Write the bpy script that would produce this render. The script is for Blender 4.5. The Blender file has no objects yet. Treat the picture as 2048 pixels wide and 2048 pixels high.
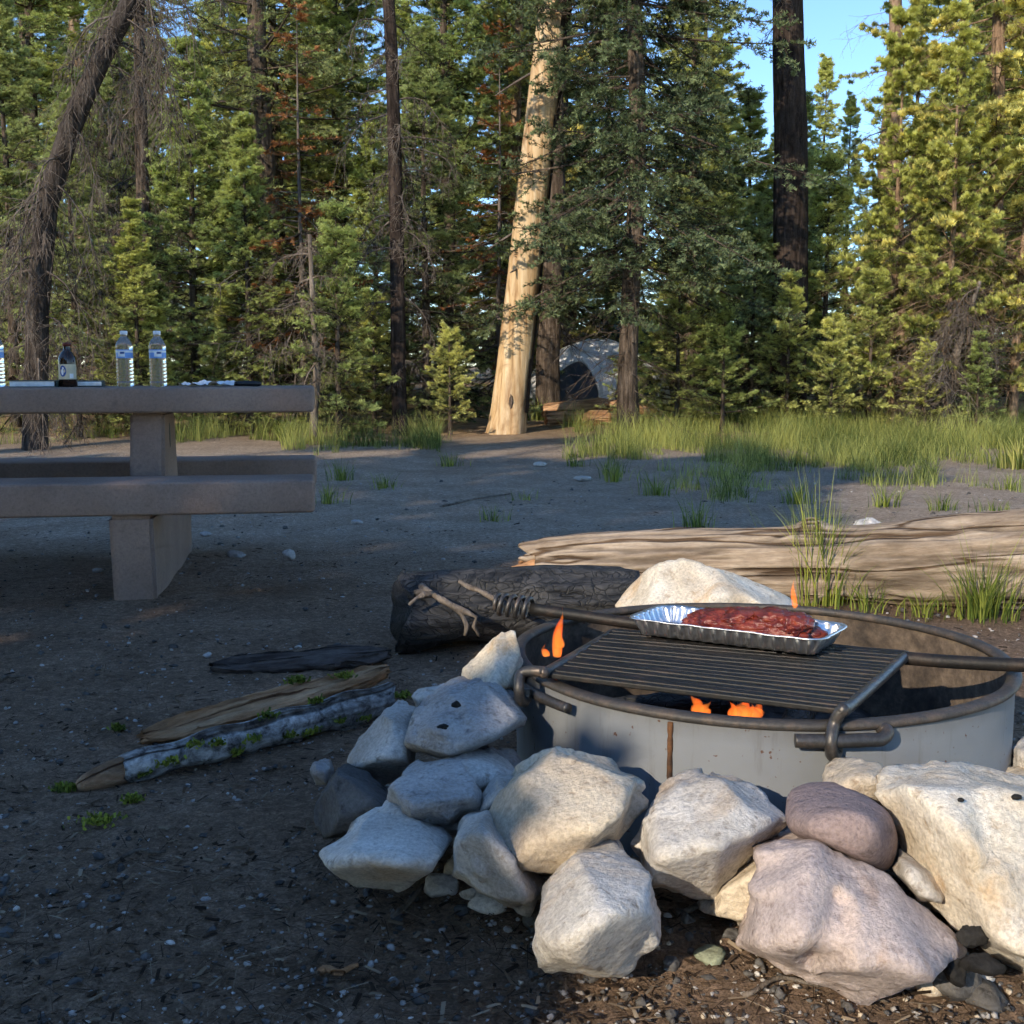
import bpy, bmesh, math, random
import numpy as np
from mathutils import Vector, Matrix, noise as mn

RNG = np.random.default_rng(7)
random.seed(7)
PI = math.pi
sc = bpy.context.scene
col = sc.collection

# ------------------------------------------------------------------ camera
FPX, CX = 1250.0, 546.0
PITCH = math.atan(151 / 1250.0)
CAM_H = 0.82
cp, sp = math.cos(PITCH), math.sin(PITCH)
cam_d = bpy.data.cameras.new('camera')
cam_d.sensor_width = 36
cam_d.lens = 36 * FPX / 1092
cam_d.clip_start = 0.05
cam_d.clip_end = 600
cam = bpy.data.objects.new('camera', cam_d)
col.objects.link(cam)
cam.location = (0, 0, CAM_H)
cam.rotation_euler = (PI / 2 - PITCH, 0, 0)
sc.camera = cam


def P(px, py, Y):
    """world point seen at (px,py) of the 1092-pixel photograph at ground distance Y"""
    a, b = (px - CX) / FPX, (py - CX) / FPX
    d = Vector((a, cp - b * sp, -sp - b * cp))
    return Vector((0, 0, CAM_H)) + d * (Y / d.y)


def G(px, py, z=0.0):
    a, b = (px - CX) / FPX, (py - CX) / FPX
    d = Vector((a, cp - b * sp, -sp - b * cp))
    return Vector((0, 0, CAM_H)) + d * ((z - CAM_H) / d.z)


def GX(px, Y, z=0.0):
    zc = Y * cp + (CAM_H - z) * sp
    return Vector(((px - CX) / FPX * zc, Y, z))


# ------------------------------------------------------------------ object helpers
def tag(o, label=None, cat=None, group=None, kind=None):
    if label: o['label'] = label
    if cat: o['category'] = cat
    if group: o['group'] = group
    if kind: o['kind'] = kind
    return o


def empty(name, loc=(0, 0, 0), rz=0.0, label=None, cat=None, group=None):
    o = bpy.data.objects.new(name, None)
    col.objects.link(o)
    o.location = loc
    o.rotation_euler = (0, 0, rz)
    o.empty_display_size = 0.1
    return tag(o, label, cat, group)


def link(name, me, mats=None, parent=None, loc=None):
    o = bpy.data.objects.new(name, me)
    col.objects.link(o)
    if mats is not None:
        if not isinstance(mats, (list, tuple)): mats = [mats]
        if len(me.materials) == 0:
            for m in mats: me.materials.append(m)
    if parent is not None: o.parent = parent
    if loc is not None: o.location = loc
    return o


def mesh_tris(name, V, T, tint=None, smooth=False, midx=None):
    V = np.asarray(V, dtype=np.float32).reshape(-1, 3)
    T = np.asarray(T, dtype=np.int32).reshape(-1, 3)
    me = bpy.data.meshes.new(name)
    me.vertices.add(len(V)); me.vertices.foreach_set('co', V.ravel())
    me.loops.add(T.size); me.loops.foreach_set('vertex_index', T.ravel())
    me.polygons.add(len(T))
    me.polygons.foreach_set('loop_start', np.arange(0, T.size, 3, dtype=np.int32))
    me.polygons.foreach_set('loop_total', np.full(len(T), 3, dtype=np.int32))
    if smooth: me.polygons.foreach_set('use_smooth', np.ones(len(T), dtype=bool))
    if midx is not None: me.polygons.foreach_set('material_index', np.asarray(midx, dtype=np.int32))
    if tint is not None:
        a = me.attributes.new('tint', 'FLOAT', 'POINT')
        a.data.foreach_set('value', np.asarray(tint, dtype=np.float32))
    me.update(calc_edges=True)
    me.validate()
    return me


class Acc:
    """collects triangles"""
    def __init__(s): s.V = []; s.T = []; s.C = []; s.n = 0

    def add(s, V, T, tint=0.5):
        V = np.asarray(V, dtype=np.float32).reshape(-1, 3)
        T = np.asarray(T, dtype=np.int64).reshape(-1, 3)
        s.V.append(V); s.T.append(T + s.n)
        s.C.append(np.broadcast_to(np.asarray(tint, dtype=np.float32), (len(V),)))
        s.n += len(V)

    def mesh(s, name, smooth=False):
        return mesh_tris(name, np.concatenate(s.V), np.concatenate(s.T), np.concatenate(s.C), smooth)


def frames(pts):
    pts = np.asarray(pts, float)
    t = np.gradient(pts, axis=0)
    t /= np.linalg.norm(t, axis=1)[:, None] + 1e-12
    up = np.array([0, 0, 1.0]) if abs(t[0, 2]) < 0.9 else np.array([1.0, 0, 0])
    n = np.cross(t[0], up); n /= np.linalg.norm(n)
    N = []
    for k in range(len(t)):
        n = n - t[k] * np.dot(n, t[k]); n /= np.linalg.norm(n) + 1e-12
        N.append(n.copy())
    N = np.array(N)
    B = np.cross(t, N)
    return pts, t, N, B


def tube(pts, radii, sides=10, cap=True):
    """radii: per ring, or (rings, sides)"""
    pts, t, N, B = frames(pts)
    k = len(pts)
    R = np.asarray(radii, float)
    if R.ndim == 0: R = np.full(k, float(R))
    if R.ndim == 1: R = np.repeat(R[:, None], sides, 1)
    th = np.arange(sides) * 2 * PI / sides
    V = pts[:, None] + R[:, :, None] * (np.cos(th)[None, :, None] * N[:, None] + np.sin(th)[None, :, None] * B[:, None])
    V = V.reshape(-1, 3)
    T = []
    i = np.arange(k - 1)[:, None] * sides
    j = np.arange(sides)[None]
    j2 = (j + 1) % sides
    a, b, c, d = i + j, i + j2, i + sides + j2, i + sides + j
    T = np.concatenate([np.stack([a, b, c], -1).reshape(-1, 3), np.stack([a, c, d], -1).reshape(-1, 3)])
    if cap:
        n = len(V)
        V = np.concatenate([V, pts[:1], pts[-1:]])
        j = np.arange(sides); j2 = (j + 1) % sides
        T = np.concatenate([T, np.stack([np.full(sides, n), j2, j], -1),
                            np.stack([np.full(sides, n + 1), (k - 1) * sides + j, (k - 1) * sides + j2], -1)])
    return V, T


def lathe(prof, sides=24):
    """prof: list of (r,z) bottom to top"""
    pr = np.array(prof, float)
    th = np.arange(sides) * 2 * PI / sides
    V = np.stack([pr[:, None, 0] * np.cos(th), pr[:, None, 0] * np.sin(th), np.repeat(pr[:, 1:2], sides, 1)], -1).reshape(-1, 3)
    k = len(pr)
    i = np.arange(k - 1)[:, None] * sides
    j = np.arange(sides)[None]; j2 = (j + 1) % sides
    a, b, c, d = i + j, i + j2, i + sides + j2, i + sides + j
    T = np.concatenate([np.stack([a, b, c], -1).reshape(-1, 3), np.stack([a, c, d], -1).reshape(-1, 3)])
    return V, T


def box_mesh(name, sx, sy, sz, bev=0.005, seg=2, cuts=0):
    bm = bmesh.new()
    bmesh.ops.create_cube(bm, size=1)
    for v in bm.verts: v.co = Vector((v.co.x * sx, v.co.y * sy, v.co.z * sz))
    if bev: bmesh.ops.bevel(bm, geom=bm.edges[:], offset=bev, segments=seg, affect='EDGES', profile=0.5)
    me = bpy.data.meshes.new(name); bm.to_mesh(me); bm.free()
    for p in me.polygons: p.use_smooth = False
    return me


def prisms(P0, P1, r0, r1):
    """thin three-sided sticks, vectorised"""
    P0 = np.asarray(P0, float); P1 = np.asarray(P1, float)
    n = len(P0)
    d = P1 - P0
    d /= np.linalg.norm(d, axis=1)[:, None] + 1e-9
    u = np.cross(d, np.array([0.3, 0.2, 0.93])); u /= np.linalg.norm(u, axis=1)[:, None] + 1e-9
    v = np.cross(d, u)
    V = np.zeros((n, 6, 3))
    r0 = np.broadcast_to(np.asarray(r0, float), (n,)); r1 = np.broadcast_to(np.asarray(r1, float), (n,))
    for k in range(3):
        a = 2 * PI * k / 3
        o = np.cos(a) * u + np.sin(a) * v
        V[:, k] = P0 + o * r0[:, None]
        V[:, 3 + k] = P1 + o * r1[:, None]
    base = np.arange(n)[:, None] * 6
    tr = np.array([[0, 1, 4], [0, 4, 3], [1, 2, 5], [1, 5, 4], [2, 0, 3], [2, 3, 5]])
    T = (base[:, :, None] + tr[None]).reshape(-1, 3)
    return V.reshape(-1, 3), T


# ------------------------------------------------------------------ material helpers
def M(name):
    m = bpy.data.materials.new(name)
    m.use_nodes = True
    nt = m.node_tree
    nt.nodes.clear()
    out = nt.nodes.new('ShaderNodeOutputMaterial')
    return m, nt, out


def N(nt, t, **kw):
    n = nt.nodes.new(t)
    for k, v in kw.items():
        if k.startswith('i_'):
            n.inputs[k[2:].replace('_', ' ')].default_value = v
        else: setattr(n, k, v)
    return n


def L(nt, a, b): nt.links.new(a, b)


def ramp(nt, fac, stops):
    r = N(nt, 'ShaderNodeValToRGB')
    e = r.color_ramp.elements
    while len(e) < len(stops): e.new(0.5)
    for k, (p, c) in enumerate(stops):
        e[k].position = p
        e[k].color = c if len(c) == 4 else (*c, 1)
    if fac is not None: L(nt, fac, r.inputs[0])
    return r


def coords(nt, scale=(1, 1, 1), which='Object'):
    if which == 'World':
        g = N(nt, 'ShaderNodeNewGeometry'); s = g.outputs['Position']
    else:
        g = N(nt, 'ShaderNodeTexCoord'); s = g.outputs['Object']
    mp = N(nt, 'ShaderNodeMapping')
    mp.inputs['Scale'].default_value = scale
    L(nt, s, mp.inputs['Vector'])
    return mp.outputs[0]


def noise_tex(nt, vec, scale, detail=6, rough=0.6, dist=0.0):
    n = N(nt, 'ShaderNodeTexNoise')
    n.inputs['Scale'].default_value = scale
    n.inputs['Detail'].default_value = detail
    n.inputs['Roughness'].default_value = rough
    n.inputs['Distortion'].default_value = dist
    L(nt, vec, n.inputs['Vector'])
    return n.outputs['Fac']


def mixc(nt, fac, a, b, mode='MIX'):
    m = N(nt, 'ShaderNodeMix', data_type='RGBA', blend_type=mode)
    for s, v in ((m.inputs[6], a), (m.inputs[7], b)):
        if isinstance(v, (tuple, list)): s.default_value = (*v[:3], 1)
        else: L(nt, v, s)
    if isinstance(fac, (int, float)): m.inputs[0].default_value = fac
    else: L(nt, fac, m.inputs[0])
    return m.outputs[2]


def bump(nt, h, strength=0.5, dist=0.01, prev=None):
    b = N(nt, 'ShaderNodeBump')
    b.inputs['Strength'].default_value = strength
    b.inputs['Distance'].default_value = dist
    L(nt, h, b.inputs['Height'])
    if prev is not None: L(nt, prev, b.inputs['Normal'])
    return b.outputs[0]


def principled(nt, out, base, rough=0.8, metal=0.0, normal=None, spec=0.3):
    p = N(nt, 'ShaderNodeBsdfPrincipled')
    if isinstance(base, (tuple, list)): p.inputs['Base Color'].default_value = (*base[:3], 1)
    else: L(nt, base, p.inputs['Base Color'])
    if isinstance(rough, (int, float)): p.inputs['Roughness'].default_value = rough
    else: L(nt, rough, p.inputs['Roughness'])
    if isinstance(metal, (int, float)): p.inputs['Metallic'].default_value = metal
    else: L(nt, metal, p.inputs['Metallic'])
    p.inputs['Specular IOR Level'].default_value = spec
    if normal is not None: L(nt, normal, p.inputs['Normal'])
    L(nt, p.outputs[0], out.inputs['Surface'])
    return p


def rock_mat(name, c1, c2, dark, pit=0.5, spec=0.2):
    m, nt, out = M(name)
    v = coords(nt, which='World')
    n1 = noise_tex(nt, v, 7, 7, 0.62, 0.4)
    n2 = noise_tex(nt, v, 38, 6, 0.7)
    n3 = noise_tex(nt, v, 160, 4, 0.7)
    c = ramp(nt, n1, [(0.36, c2), (0.6, c1)]).outputs[0]
    f2 = ramp(nt, n2, [(0.30, (.9, .9, .9)), (0.45, (0, 0, 0))]).outputs[0]
    c = mixc(nt, f2, c, dark)
    # weathered patches
    n4 = noise_tex(nt, v, 3.2, 4, 0.55, 0.8)
    f4 = ramp(nt, n4, [(0.50, (0, 0, 0)), (0.66, (0.8, 0.8, 0.8))]).outputs[0]
    c = mixc(nt, f4, c, tuple(0.55 * a + 0.45 * b for a, b in zip(c2, dark)))
    # iron stains and hairline cracks
    n6 = noise_tex(nt, v, 4.6, 5, 0.6, 1.2)
    st = ramp(nt, n6, [(0.56, (0, 0, 0)), (0.68, (0.6, 0.6, 0.6))]).outputs[0]
    c = mixc(nt, st, c, tuple(a * f for a, f in zip(c2, (0.86, 0.66, 0.46))))
    f3 = ramp(nt, n3, [(0.36, (0.80, 0.79, 0.78)), (0.62, (1.16, 1.16, 1.16))]).outputs[0]
    c = mixc(nt, 1.0, c, f3, 'MULTIPLY')
    vo = N(nt, 'ShaderNodeTexVoronoi'); vo.inputs['Scale'].default_value = 55
    L(nt, v, vo.inputs['Vector'])
    pits = ramp(nt, vo.outputs['Distance'], [(0.05, (0, 0, 0)), (0.35, (1, 1, 1))]).outputs[0]
    b = bump(nt, n2, 0.55, 0.014)
    b = bump(nt, pits, 0.25 * pit, 0.006, b)
    b = bump(nt, n3, 0.4, 0.003, b)
    principled(nt, out, c, 0.88, 0, b, spec)
    return m


MAT = {}
MAT['rock_pale'] = rock_mat('rock_pale', (0.68, 0.635, 0.575), (0.52, 0.475, 0.42), (0.24, 0.19, 0.145))
MAT['rock_white'] = rock_mat('rock_white', (0.74, 0.70, 0.64), (0.60, 0.55, 0.49), (0.28, 0.24, 0.20), 0.3)
MAT['rock_grey'] = rock_mat('rock_grey', (0.52, 0.485, 0.45), (0.37, 0.34, 0.32), (0.14, 0.12, 0.11), 1.0)
MAT['rock_tan'] = rock_mat('rock_tan', (0.70, 0.60, 0.46), (0.56, 0.46, 0.34), (0.28, 0.19, 0.12), 0.4)
MAT['rock_cream'] = rock_mat('rock_cream', (0.78, 0.71, 0.60), (0.66, 0.57, 0.44), (0.36, 0.25, 0.15), 0.3)
MAT['rock_pink'] = rock_mat('rock_pink', (0.58, 0.475, 0.43), (0.44, 0.37, 0.355), (0.27, 0.21, 0.195), 0.3)
MAT['rock_purple'] = rock_mat('rock_purple', (0.34, 0.255, 0.235), (0.25, 0.19, 0.18), (0.14, 0.105, 0.10), 0.2)
MAT['rock_dark'] = rock_mat('rock_dark', (0.16, 0.15, 0.14), (0.08, 0.074, 0.07), (0.025, 0.022, 0.02), 0.8)
MAT['rock_green'] = rock_mat('rock_green', (0.30, 0.32, 0.22), (0.22, 0.24, 0.16), (0.12, 0.12, 0.08), 0.1)
MAT['charcoal'] = rock_mat('charcoal', (0.03, 0.028, 0.026), (0.012, 0.011, 0.01), (0.003, 0.003, 0.003), 1.0, 0.25)

# ground
m, nt, out = M('ground_soil')
v = coords(nt, which='World')
sep = N(nt, 'ShaderNodeSeparateXYZ'); L(nt, v, sep.inputs[0])
na = noise_tex(nt, v, 0.55, 5, 0.6, 0.3)
nb = noise_tex(nt, v, 3.0, 8, 0.7)
nc = noise_tex(nt, v, 45, 6, 0.75)
nd = noise_tex(nt, v, 170, 3, 0.8)
soil = ramp(nt, nb, [(0.32, (0.20, 0.132, 0.085)), (0.55, (0.30, 0.205, 0.138)), (0.75, (0.40, 0.29, 0.205))]).outputs[0]
grav = ramp(nt, nb, [(0.3, (0.35, 0.265, 0.195)), (0.6, (0.49, 0.39, 0.30)), (0.8, (0.60, 0.49, 0.39))]).outputs[0]
ym = N(nt, 'ShaderNodeMapRange'); ym.inputs['From Min'].default_value = 3.6; ym.inputs['From Max'].default_value = 6.2
L(nt, sep.outputs[1], ym.inputs['Value'])
ad = N(nt, 'ShaderNodeMath', operation='ADD'); L(nt, ym.outputs[0], ad.inputs[0])
sb = N(nt, 'ShaderNodeMath', operation='MULTIPLY_ADD'); L(nt, na, sb.inputs[0]); sb.inputs[1].default_value = 1.6; sb.inputs[2].default_value = -0.9
L(nt, sb.outputs[0], ad.inputs[1])
fr = ramp(nt, ad.outputs[0], [(0.15, (0, 0, 0)), (0.85, (1, 1, 1))]).outputs[0]
c = mixc(nt, fr, soil, grav)
# forest floor, farther away
yf = N(nt, 'ShaderNodeMapRange'); yf.inputs['From Min'].default_value = 10.5; yf.inputs['From Max'].default_value = 13.5
L(nt, sep.outputs[1], yf.inputs['Value'])
duff = ramp(nt, nb, [(0.3, (0.22, 0.14, 0.08)), (0.6, (0.46, 0.32, 0.19)), (0.8, (0.56, 0.42, 0.27))]).outputs[0]
c = mixc(nt, yf.outputs[0], c, duff)
spk = ramp(nt, nc, [(0.3, (0.55, 0.55, 0.55)), (0.5, (0.95, 0.95, 0.95)), (0.70, (1.6, 1.6, 1.65))]).outputs[0]
c = mixc(nt, 1.0, c, spk, 'MULTIPLY')
spk2 = ramp(nt, nd, [(0.35, (0.6, 0.6, 0.6)), (0.68, (1.35, 1.33, 1.3))]).outputs[0]
c = mixc(nt, 1.0, c, spk2, 'MULTIPLY')
b = bump(nt, nc, 0.9, 0.02)
b = bump(nt, nd, 0.8, 0.006, b)
principled(nt, out, c, 0.95, 0, b, 0.1)
MAT['ground'] = m


def bark_mat(name, c1, c2, c3, zs=0.16, scale=22, bs=0.9, bd=0.03):
    m, nt, out = M(name)
    v = coords(nt, (1, 1, zs))
    n1 = noise_tex(nt, v, scale, 8, 0.65, 0.5)
    n2 = noise_tex(nt, coords(nt), 3.0, 5, 0.6)
    n3 = noise_tex(nt, coords(nt), 60, 4, 0.7)
    c = ramp(nt, n1, [(0.33, c1), (0.5, c2), (0.68, c3)]).outputs[0]
    c = mixc(nt, 1.0, c, ramp(nt, n2, [(0.3, (0.55, 0.55, 0.55)), (0.7, (1.25, 1.22, 1.2))]).outputs[0], 'MULTIPLY')
    c = mixc(nt, 1.0, c, ramp(nt, n3, [(0.3, (0.7, 0.7, 0.7)), (0.7, (1.2, 1.2, 1.2))]).outputs[0], 'MULTIPLY')
    principled(nt, out, c, 0.93, 0, bump(nt, n1, bs, bd), 0.1)
    return m


MAT['bark_fir'] = bark_mat('bark_fir', (0.05, 0.037, 0.028), (0.12, 0.09, 0.068), (0.22, 0.175, 0.14))
MAT['bark_dark'] = bark_mat('bark_dark', (0.022, 0.016, 0.013), (0.055, 0.04, 0.033), (0.10, 0.076, 0.062))
MAT['bark_pine'] = bark_mat('bark_pine', (0.15, 0.095, 0.06), (0.30, 0.20, 0.13), (0.42, 0.31, 0.21))
MAT['dead_wood'] = bark_mat('dead_wood', (0.11, 0.085, 0.065), (0.22, 0.18, 0.145), (0.33, 0.28, 0.23))
MAT['twig_grey'] = bark_mat('twig_grey', (0.10, 0.08, 0.065), (0.19, 0.155, 0.13), (0.29, 0.25, 0.21))
MAT['snag_wood'] = bark_mat('snag_wood', (0.03, 0.024, 0.02), (0.07, 0.056, 0.047), (0.13, 0.11, 0.095))

# stripped wood (long axis z)
m, nt, out = M('stripped_wood')
v = coords(nt, (1, 1, 0.07))
n1 = noise_tex(nt, v, 16, 8, 0.6, 0.6)
n2 = noise_tex(nt, coords(nt, (1, 1, 0.35)), 5.0, 6, 0.65, 0.8)
c = ramp(nt, n1, [(0.30, (0.22, 0.12, 0.05)), (0.45, (0.56, 0.37, 0.19)), (0.68, (0.74, 0.57, 0.36))]).outputs[0]
f = ramp(nt, n2, [(0.50, (0, 0, 0)), (0.66, (0.75, 0.75, 0.75))]).outputs[0]
c = mixc(nt, f, c, (0.26, 0.13, 0.055))
principled(nt, out, c, 0.75, 0, bump(nt, n1, 0.7, 0.02), 0.2)
MAT['stripped'] = m


# weathered log, grain along x
def grain_mat(name, stops, sx=0.06, scale=26, bd=0.012, rough=0.85):
    m, nt, out = M(name)
    v = coords(nt, (sx, 1, 1))
    n1 = noise_tex(nt, v, scale, 9, 0.68, 0.35)
    n2 = noise_tex(nt, coords(nt), 4.0, 5, 0.6)
    n3 = noise_tex(nt, coords(nt, (0.2, 1, 1)), 120, 4, 0.7)
    c = ramp(nt, n1, stops).outputs[0]
    c = mixc(nt, 1.0, c, ramp(nt, n2, [(0.3, (0.62, 0.6, 0.58)), (0.7, (1.2, 1.2, 1.2))]).outputs[0], 'MULTIPLY')
    c = mixc(nt, 1.0, c, ramp(nt, n3, [(0.3, (0.75, 0.75, 0.75)), (0.7, (1.15, 1.15, 1.15))]).outputs[0], 'MULTIPLY')
    n8 = noise_tex(nt, coords(nt, (.05, 1, 1)), 9, 3, 0.5, 0.0)
    cl = ramp(nt, n8, [(0.470, (1, 1, 1)), (0.488, (0.30, 0.24, 0.19)), (0.496, (0.30, 0.24, 0.19)), (0.520, (1, 1, 1))]).outputs[0]
    c = mixc(nt, 1.0, c, cl, 'MULTIPLY')
    at = N(nt, 'ShaderNodeAttribute', attribute_name='tint')
    ck_ = N(nt, 'ShaderNodeMath', operation='MULTIPLY'); L(nt, at.outputs['Fac'], ck_.inputs[0]); ck_.inputs[1].default_value = .6
    c = mixc(nt, ck_.outputs[0], c, (0.03, 0.02, 0.014))
    principled(nt, out, c, rough, 0, bump(nt, cl, 0.8, 0.012, bump(nt, n3, 0.5, 0.003, bump(nt, n1, 0.9, bd))), 0.15)
    return m


MAT['log_wood'] = grain_mat('log_wood', [(0.30, (0.25, 0.175, 0.115)), (0.5, (0.42, 0.325, 0.235)), (0.72, (0.56, 0.46, 0.36))], 0.10, 26, .012)
MAT['split_wood'] = grain_mat('split_wood', [(0.3, (0.14, 0.06, 0.03)), (0.5, (0.50, 0.27, 0.135)), (0.7, (0.70, 0.46, 0.27))])
MAT['bark_slab'] = grain_mat('bark_slab', [(0.3, (0.03, 0.022, 0.018)), (0.5, (0.085, 0.065, 0.055)), (0.7, (0.16, 0.13, 0.11))], 0.2)
MAT['lichen_bark'] = grain_mat('lichen_bark', [(0.36, (0.06, 0.052, 0.048)), (0.48, (0.30, 0.285, 0.27)), (0.62, (0.62, 0.61, 0.59))], 0.8, 38)
MAT['end_wood'] = grain_mat('end_wood', [(0.3, (0.16, 0.085, 0.045)), (0.5, (0.32, 0.19, 0.11)), (0.7, (0.5, 0.36, 0.24))], 0.3)

m, nt, out = M('char_wood')
v0 = coords(nt, (0.55, 1, 1))
nd_ = N(nt, 'ShaderNodeTexNoise'); nd_.inputs['Scale'].default_value = 12; L(nt, v0, nd_.inputs['Vector'])
vm_ = N(nt, 'ShaderNodeVectorMath', operation='MULTIPLY_ADD'); L(nt, nd_.outputs['Color'], vm_.inputs[0]); vm_.inputs[1].default_value = (.12, .12, .12); L(nt, v0, vm_.inputs[2])
v = vm_.outputs[0]
vo = N(nt, 'ShaderNodeTexVoronoi', feature='DISTANCE_TO_EDGE'); vo.inputs['Scale'].default_value = 52; L(nt, v, vo.inputs['Vector'])
n1 = noise_tex(nt, v, 30, 6, 0.7)
crk = ramp(nt, vo.outputs['Distance'], [(0.0, (0, 0, 0)), (0.09, (1, 1, 1))]).outputs[0]
c = mixc(nt, crk, (0.009, 0.009, 0.009), ramp(nt, n1, [(0.35, (0.012, 0.012, 0.012)), (0.72, (0.11, 0.103, 0.096))]).outputs[0])
principled(nt, out, c, 0.6, 0, bump(nt, crk, 0.5, 0.008, bump(nt, n1, 0.6, 0.01)), 0.4)
MAT['char'] = m


def needle_mat(name, dark, light, trans, hue=0.04, rough=0.6):
    m, nt, out = M(name)
    at = N(nt, 'ShaderNodeAttribute', attribute_name='tint')
    oi = N(nt, 'ShaderNodeObjectInfo')
    c = ramp(nt, at.outputs['Fac'], [(0.22, dark), (0.80, light)]).outputs[0]  # pale tips over dark inner needles, steepened to paint sunlit clumps and shaded gaps
    hs = N(nt, 'ShaderNodeHueSaturation')
    mr = N(nt, 'ShaderNodeMapRange'); L(nt, oi.outputs['Random'], mr.inputs['Value'])
    mr.inputs['To Min'].default_value = 0.5 - hue * 0.6; mr.inputs['To Max'].default_value = 0.5 + hue * 0.35
    L(nt, mr.outputs[0], hs.inputs['Hue'])
    mv = N(nt, 'ShaderNodeMapRange'); L(nt, oi.outputs['Random'], mv.inputs['Value'])
    mv.inputs['To Min'].default_value = 1.2; mv.inputs['To Max'].default_value = 0.8
    L(nt, mv.outputs[0], hs.inputs['Value'])
    L(nt, c, hs.inputs['Color'])
    d = N(nt, 'ShaderNodeBsdfPrincipled')
    d.inputs['Roughness'].default_value = rough
    d.inputs['Specular IOR Level'].default_value = 0.25
    L(nt, hs.outputs[0], d.inputs['Base Color'])
    t = N(nt, 'ShaderNodeBsdfTranslucent'); L(nt, hs.outputs[0], t.inputs['Color'])
    mx = N(nt, 'ShaderNodeMixShader'); mx.inputs[0].default_value = trans
    L(nt, d.outputs[0], mx.inputs[1]); L(nt, t.outputs[0], mx.inputs[2])
    L(nt, mx.outputs[0], out.inputs['Surface'])
    return m


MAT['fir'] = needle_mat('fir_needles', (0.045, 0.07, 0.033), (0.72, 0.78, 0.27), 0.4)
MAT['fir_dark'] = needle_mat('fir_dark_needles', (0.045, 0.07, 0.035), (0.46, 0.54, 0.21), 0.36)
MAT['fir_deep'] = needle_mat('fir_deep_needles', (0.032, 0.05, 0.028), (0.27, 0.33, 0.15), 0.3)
MAT['pine'] = needle_mat('pine_needles', (0.13, 0.16, 0.05), (0.85, 0.82, 0.24), 0.42)
MAT['brown'] = needle_mat('brown_needles', (0.16, 0.06, 0.02), (0.50, 0.22, 0.08), 0.25, 0.02)
MAT['grass'] = needle_mat('grass_blades', (0.10, 0.14, 0.03), (0.58, 0.58, 0.17), 0.42, 0.03)
MAT['grass_green'] = needle_mat('tuft_blades', (0.10, 0.15, 0.025), (0.36, 0.40, 0.08), 0.4, 0.02)
MAT['moss'] = needle_mat('moss_green', (0.10, 0.13, 0.02), (0.30, 0.34, 0.05), 0.3, 0.02)


def metal_mat(name, base, rust, rough=0.5, metal=0.8, amt=0.62):
    m, nt, out = M(name)
    v = coords(nt, which='World')
    n1 = noise_tex(nt, v, 22, 7, 0.7)
    n2 = noise_tex(nt, v, 140, 4, 0.7)
    f = ramp(nt, n1, [(amt - 0.12, (0, 0, 0)), (amt + 0.08, (1, 1, 1))]).outputs[0]
    c = mixc(nt, f, base, rust)
    c = mixc(nt, 1.0, c, ramp(nt, n2, [(0.3, (0.7, 0.7, 0.7)), (0.7, (1.2, 1.2, 1.2))]).outputs[0], 'MULTIPLY')
    mf = N(nt, 'ShaderNodeMath', operation='MULTIPLY_ADD'); L(nt, f, mf.inputs[0]); mf.inputs[1].default_value = -metal * 0.8; mf.inputs[2].default_value = metal
    principled(nt, out, c, rough, mf.outputs[0], bump(nt, n2, 0.3, 0.002, bump(nt, n1, 0.25, 0.004)), 0.4)
    return m


MAT['grate'] = metal_mat('grate_steel', (0.022, 0.021, 0.02), (0.045, 0.03, 0.022), 0.55, 0.4)
MAT['rod'] = metal_mat('rod_steel', (0.10, 0.092, 0.085), (0.16, 0.10, 0.065), 0.42, 0.7)
MAT['rim'] = metal_mat('rim_steel', (0.075, 0.068, 0.062), (0.13, 0.095, 0.07), 0.6, 0.3, 0.58)
MAT['seam'] = metal_mat('seam_rust', (0.06, 0.035, 0.022), (0.17, 0.075, 0.03), 0.85, 0.2, 0.5)

# painted outside of the fire ring
m, nt, out = M('ring_paint')
v = coords(nt, which='World')
n1 = noise_tex(nt, v, 2.5, 5, 0.6); n2 = noise_tex(nt, v, 26, 5, 0.75); n3 = noise_tex(nt, v, 200, 3, 0.7)
c = ramp(nt, n1, [(0.3, (0.17, 0.18, 0.19)), (0.7, (0.24, 0.25, 0.26))]).outputs[0]
c = mixc(nt, ramp(nt, n2, [(0.70, (0, 0, 0)), (0.78, (1, 1, 1))]).outputs[0], c, (0.13, 0.06, 0.03))
n4 = noise_tex(nt, coords(nt, (1, 1, .12), 'World'), 30, 5, .7)
c = mixc(nt, ramp(nt, n4, [(0.55, (0, 0, 0)), (0.72, (.45, .45, .45))]).outputs[0], c, (0.10, 0.085, 0.07))
n5 = noise_tex(nt, v, 90, 2, .5)
c = mixc(nt, ramp(nt, n5, [(0.70, (0, 0, 0)), (0.74, (.9, .9, .9))]).outputs[0], c, (0.10, 0.04, 0.02))
sepz = N(nt, 'ShaderNodeSeparateXYZ'); L(nt, v, sepz.inputs[0])
zr = N(nt, 'ShaderNodeMapRange'); L(nt, sepz.outputs[2], zr.inputs['Value'])
zr.inputs['From Min'].default_value = 0.235; zr.inputs['From Max'].default_value = 0.285
zm = N(nt, 'ShaderNodeMath', operation='MULTIPLY'); L(nt, zr.outputs[0], zm.inputs[0]); L(nt, n2, zm.inputs[1])
c = mixc(nt, zm.outputs[0], c, (0.06, 0.045, 0.035))
principled(nt, out, c, 0.55, 0.0, bump(nt, n3, 0.12, 0.002, bump(nt, n1, 0.1, 0.01)), 0.35)
MAT['ring_out'] = m
m, nt, out = M('ring_soot')
v = coords(nt, which='World')
n1 = noise_tex(nt, v, 5, 7, 0.7); n2 = noise_tex(nt, v, 50, 5, 0.7)
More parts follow.
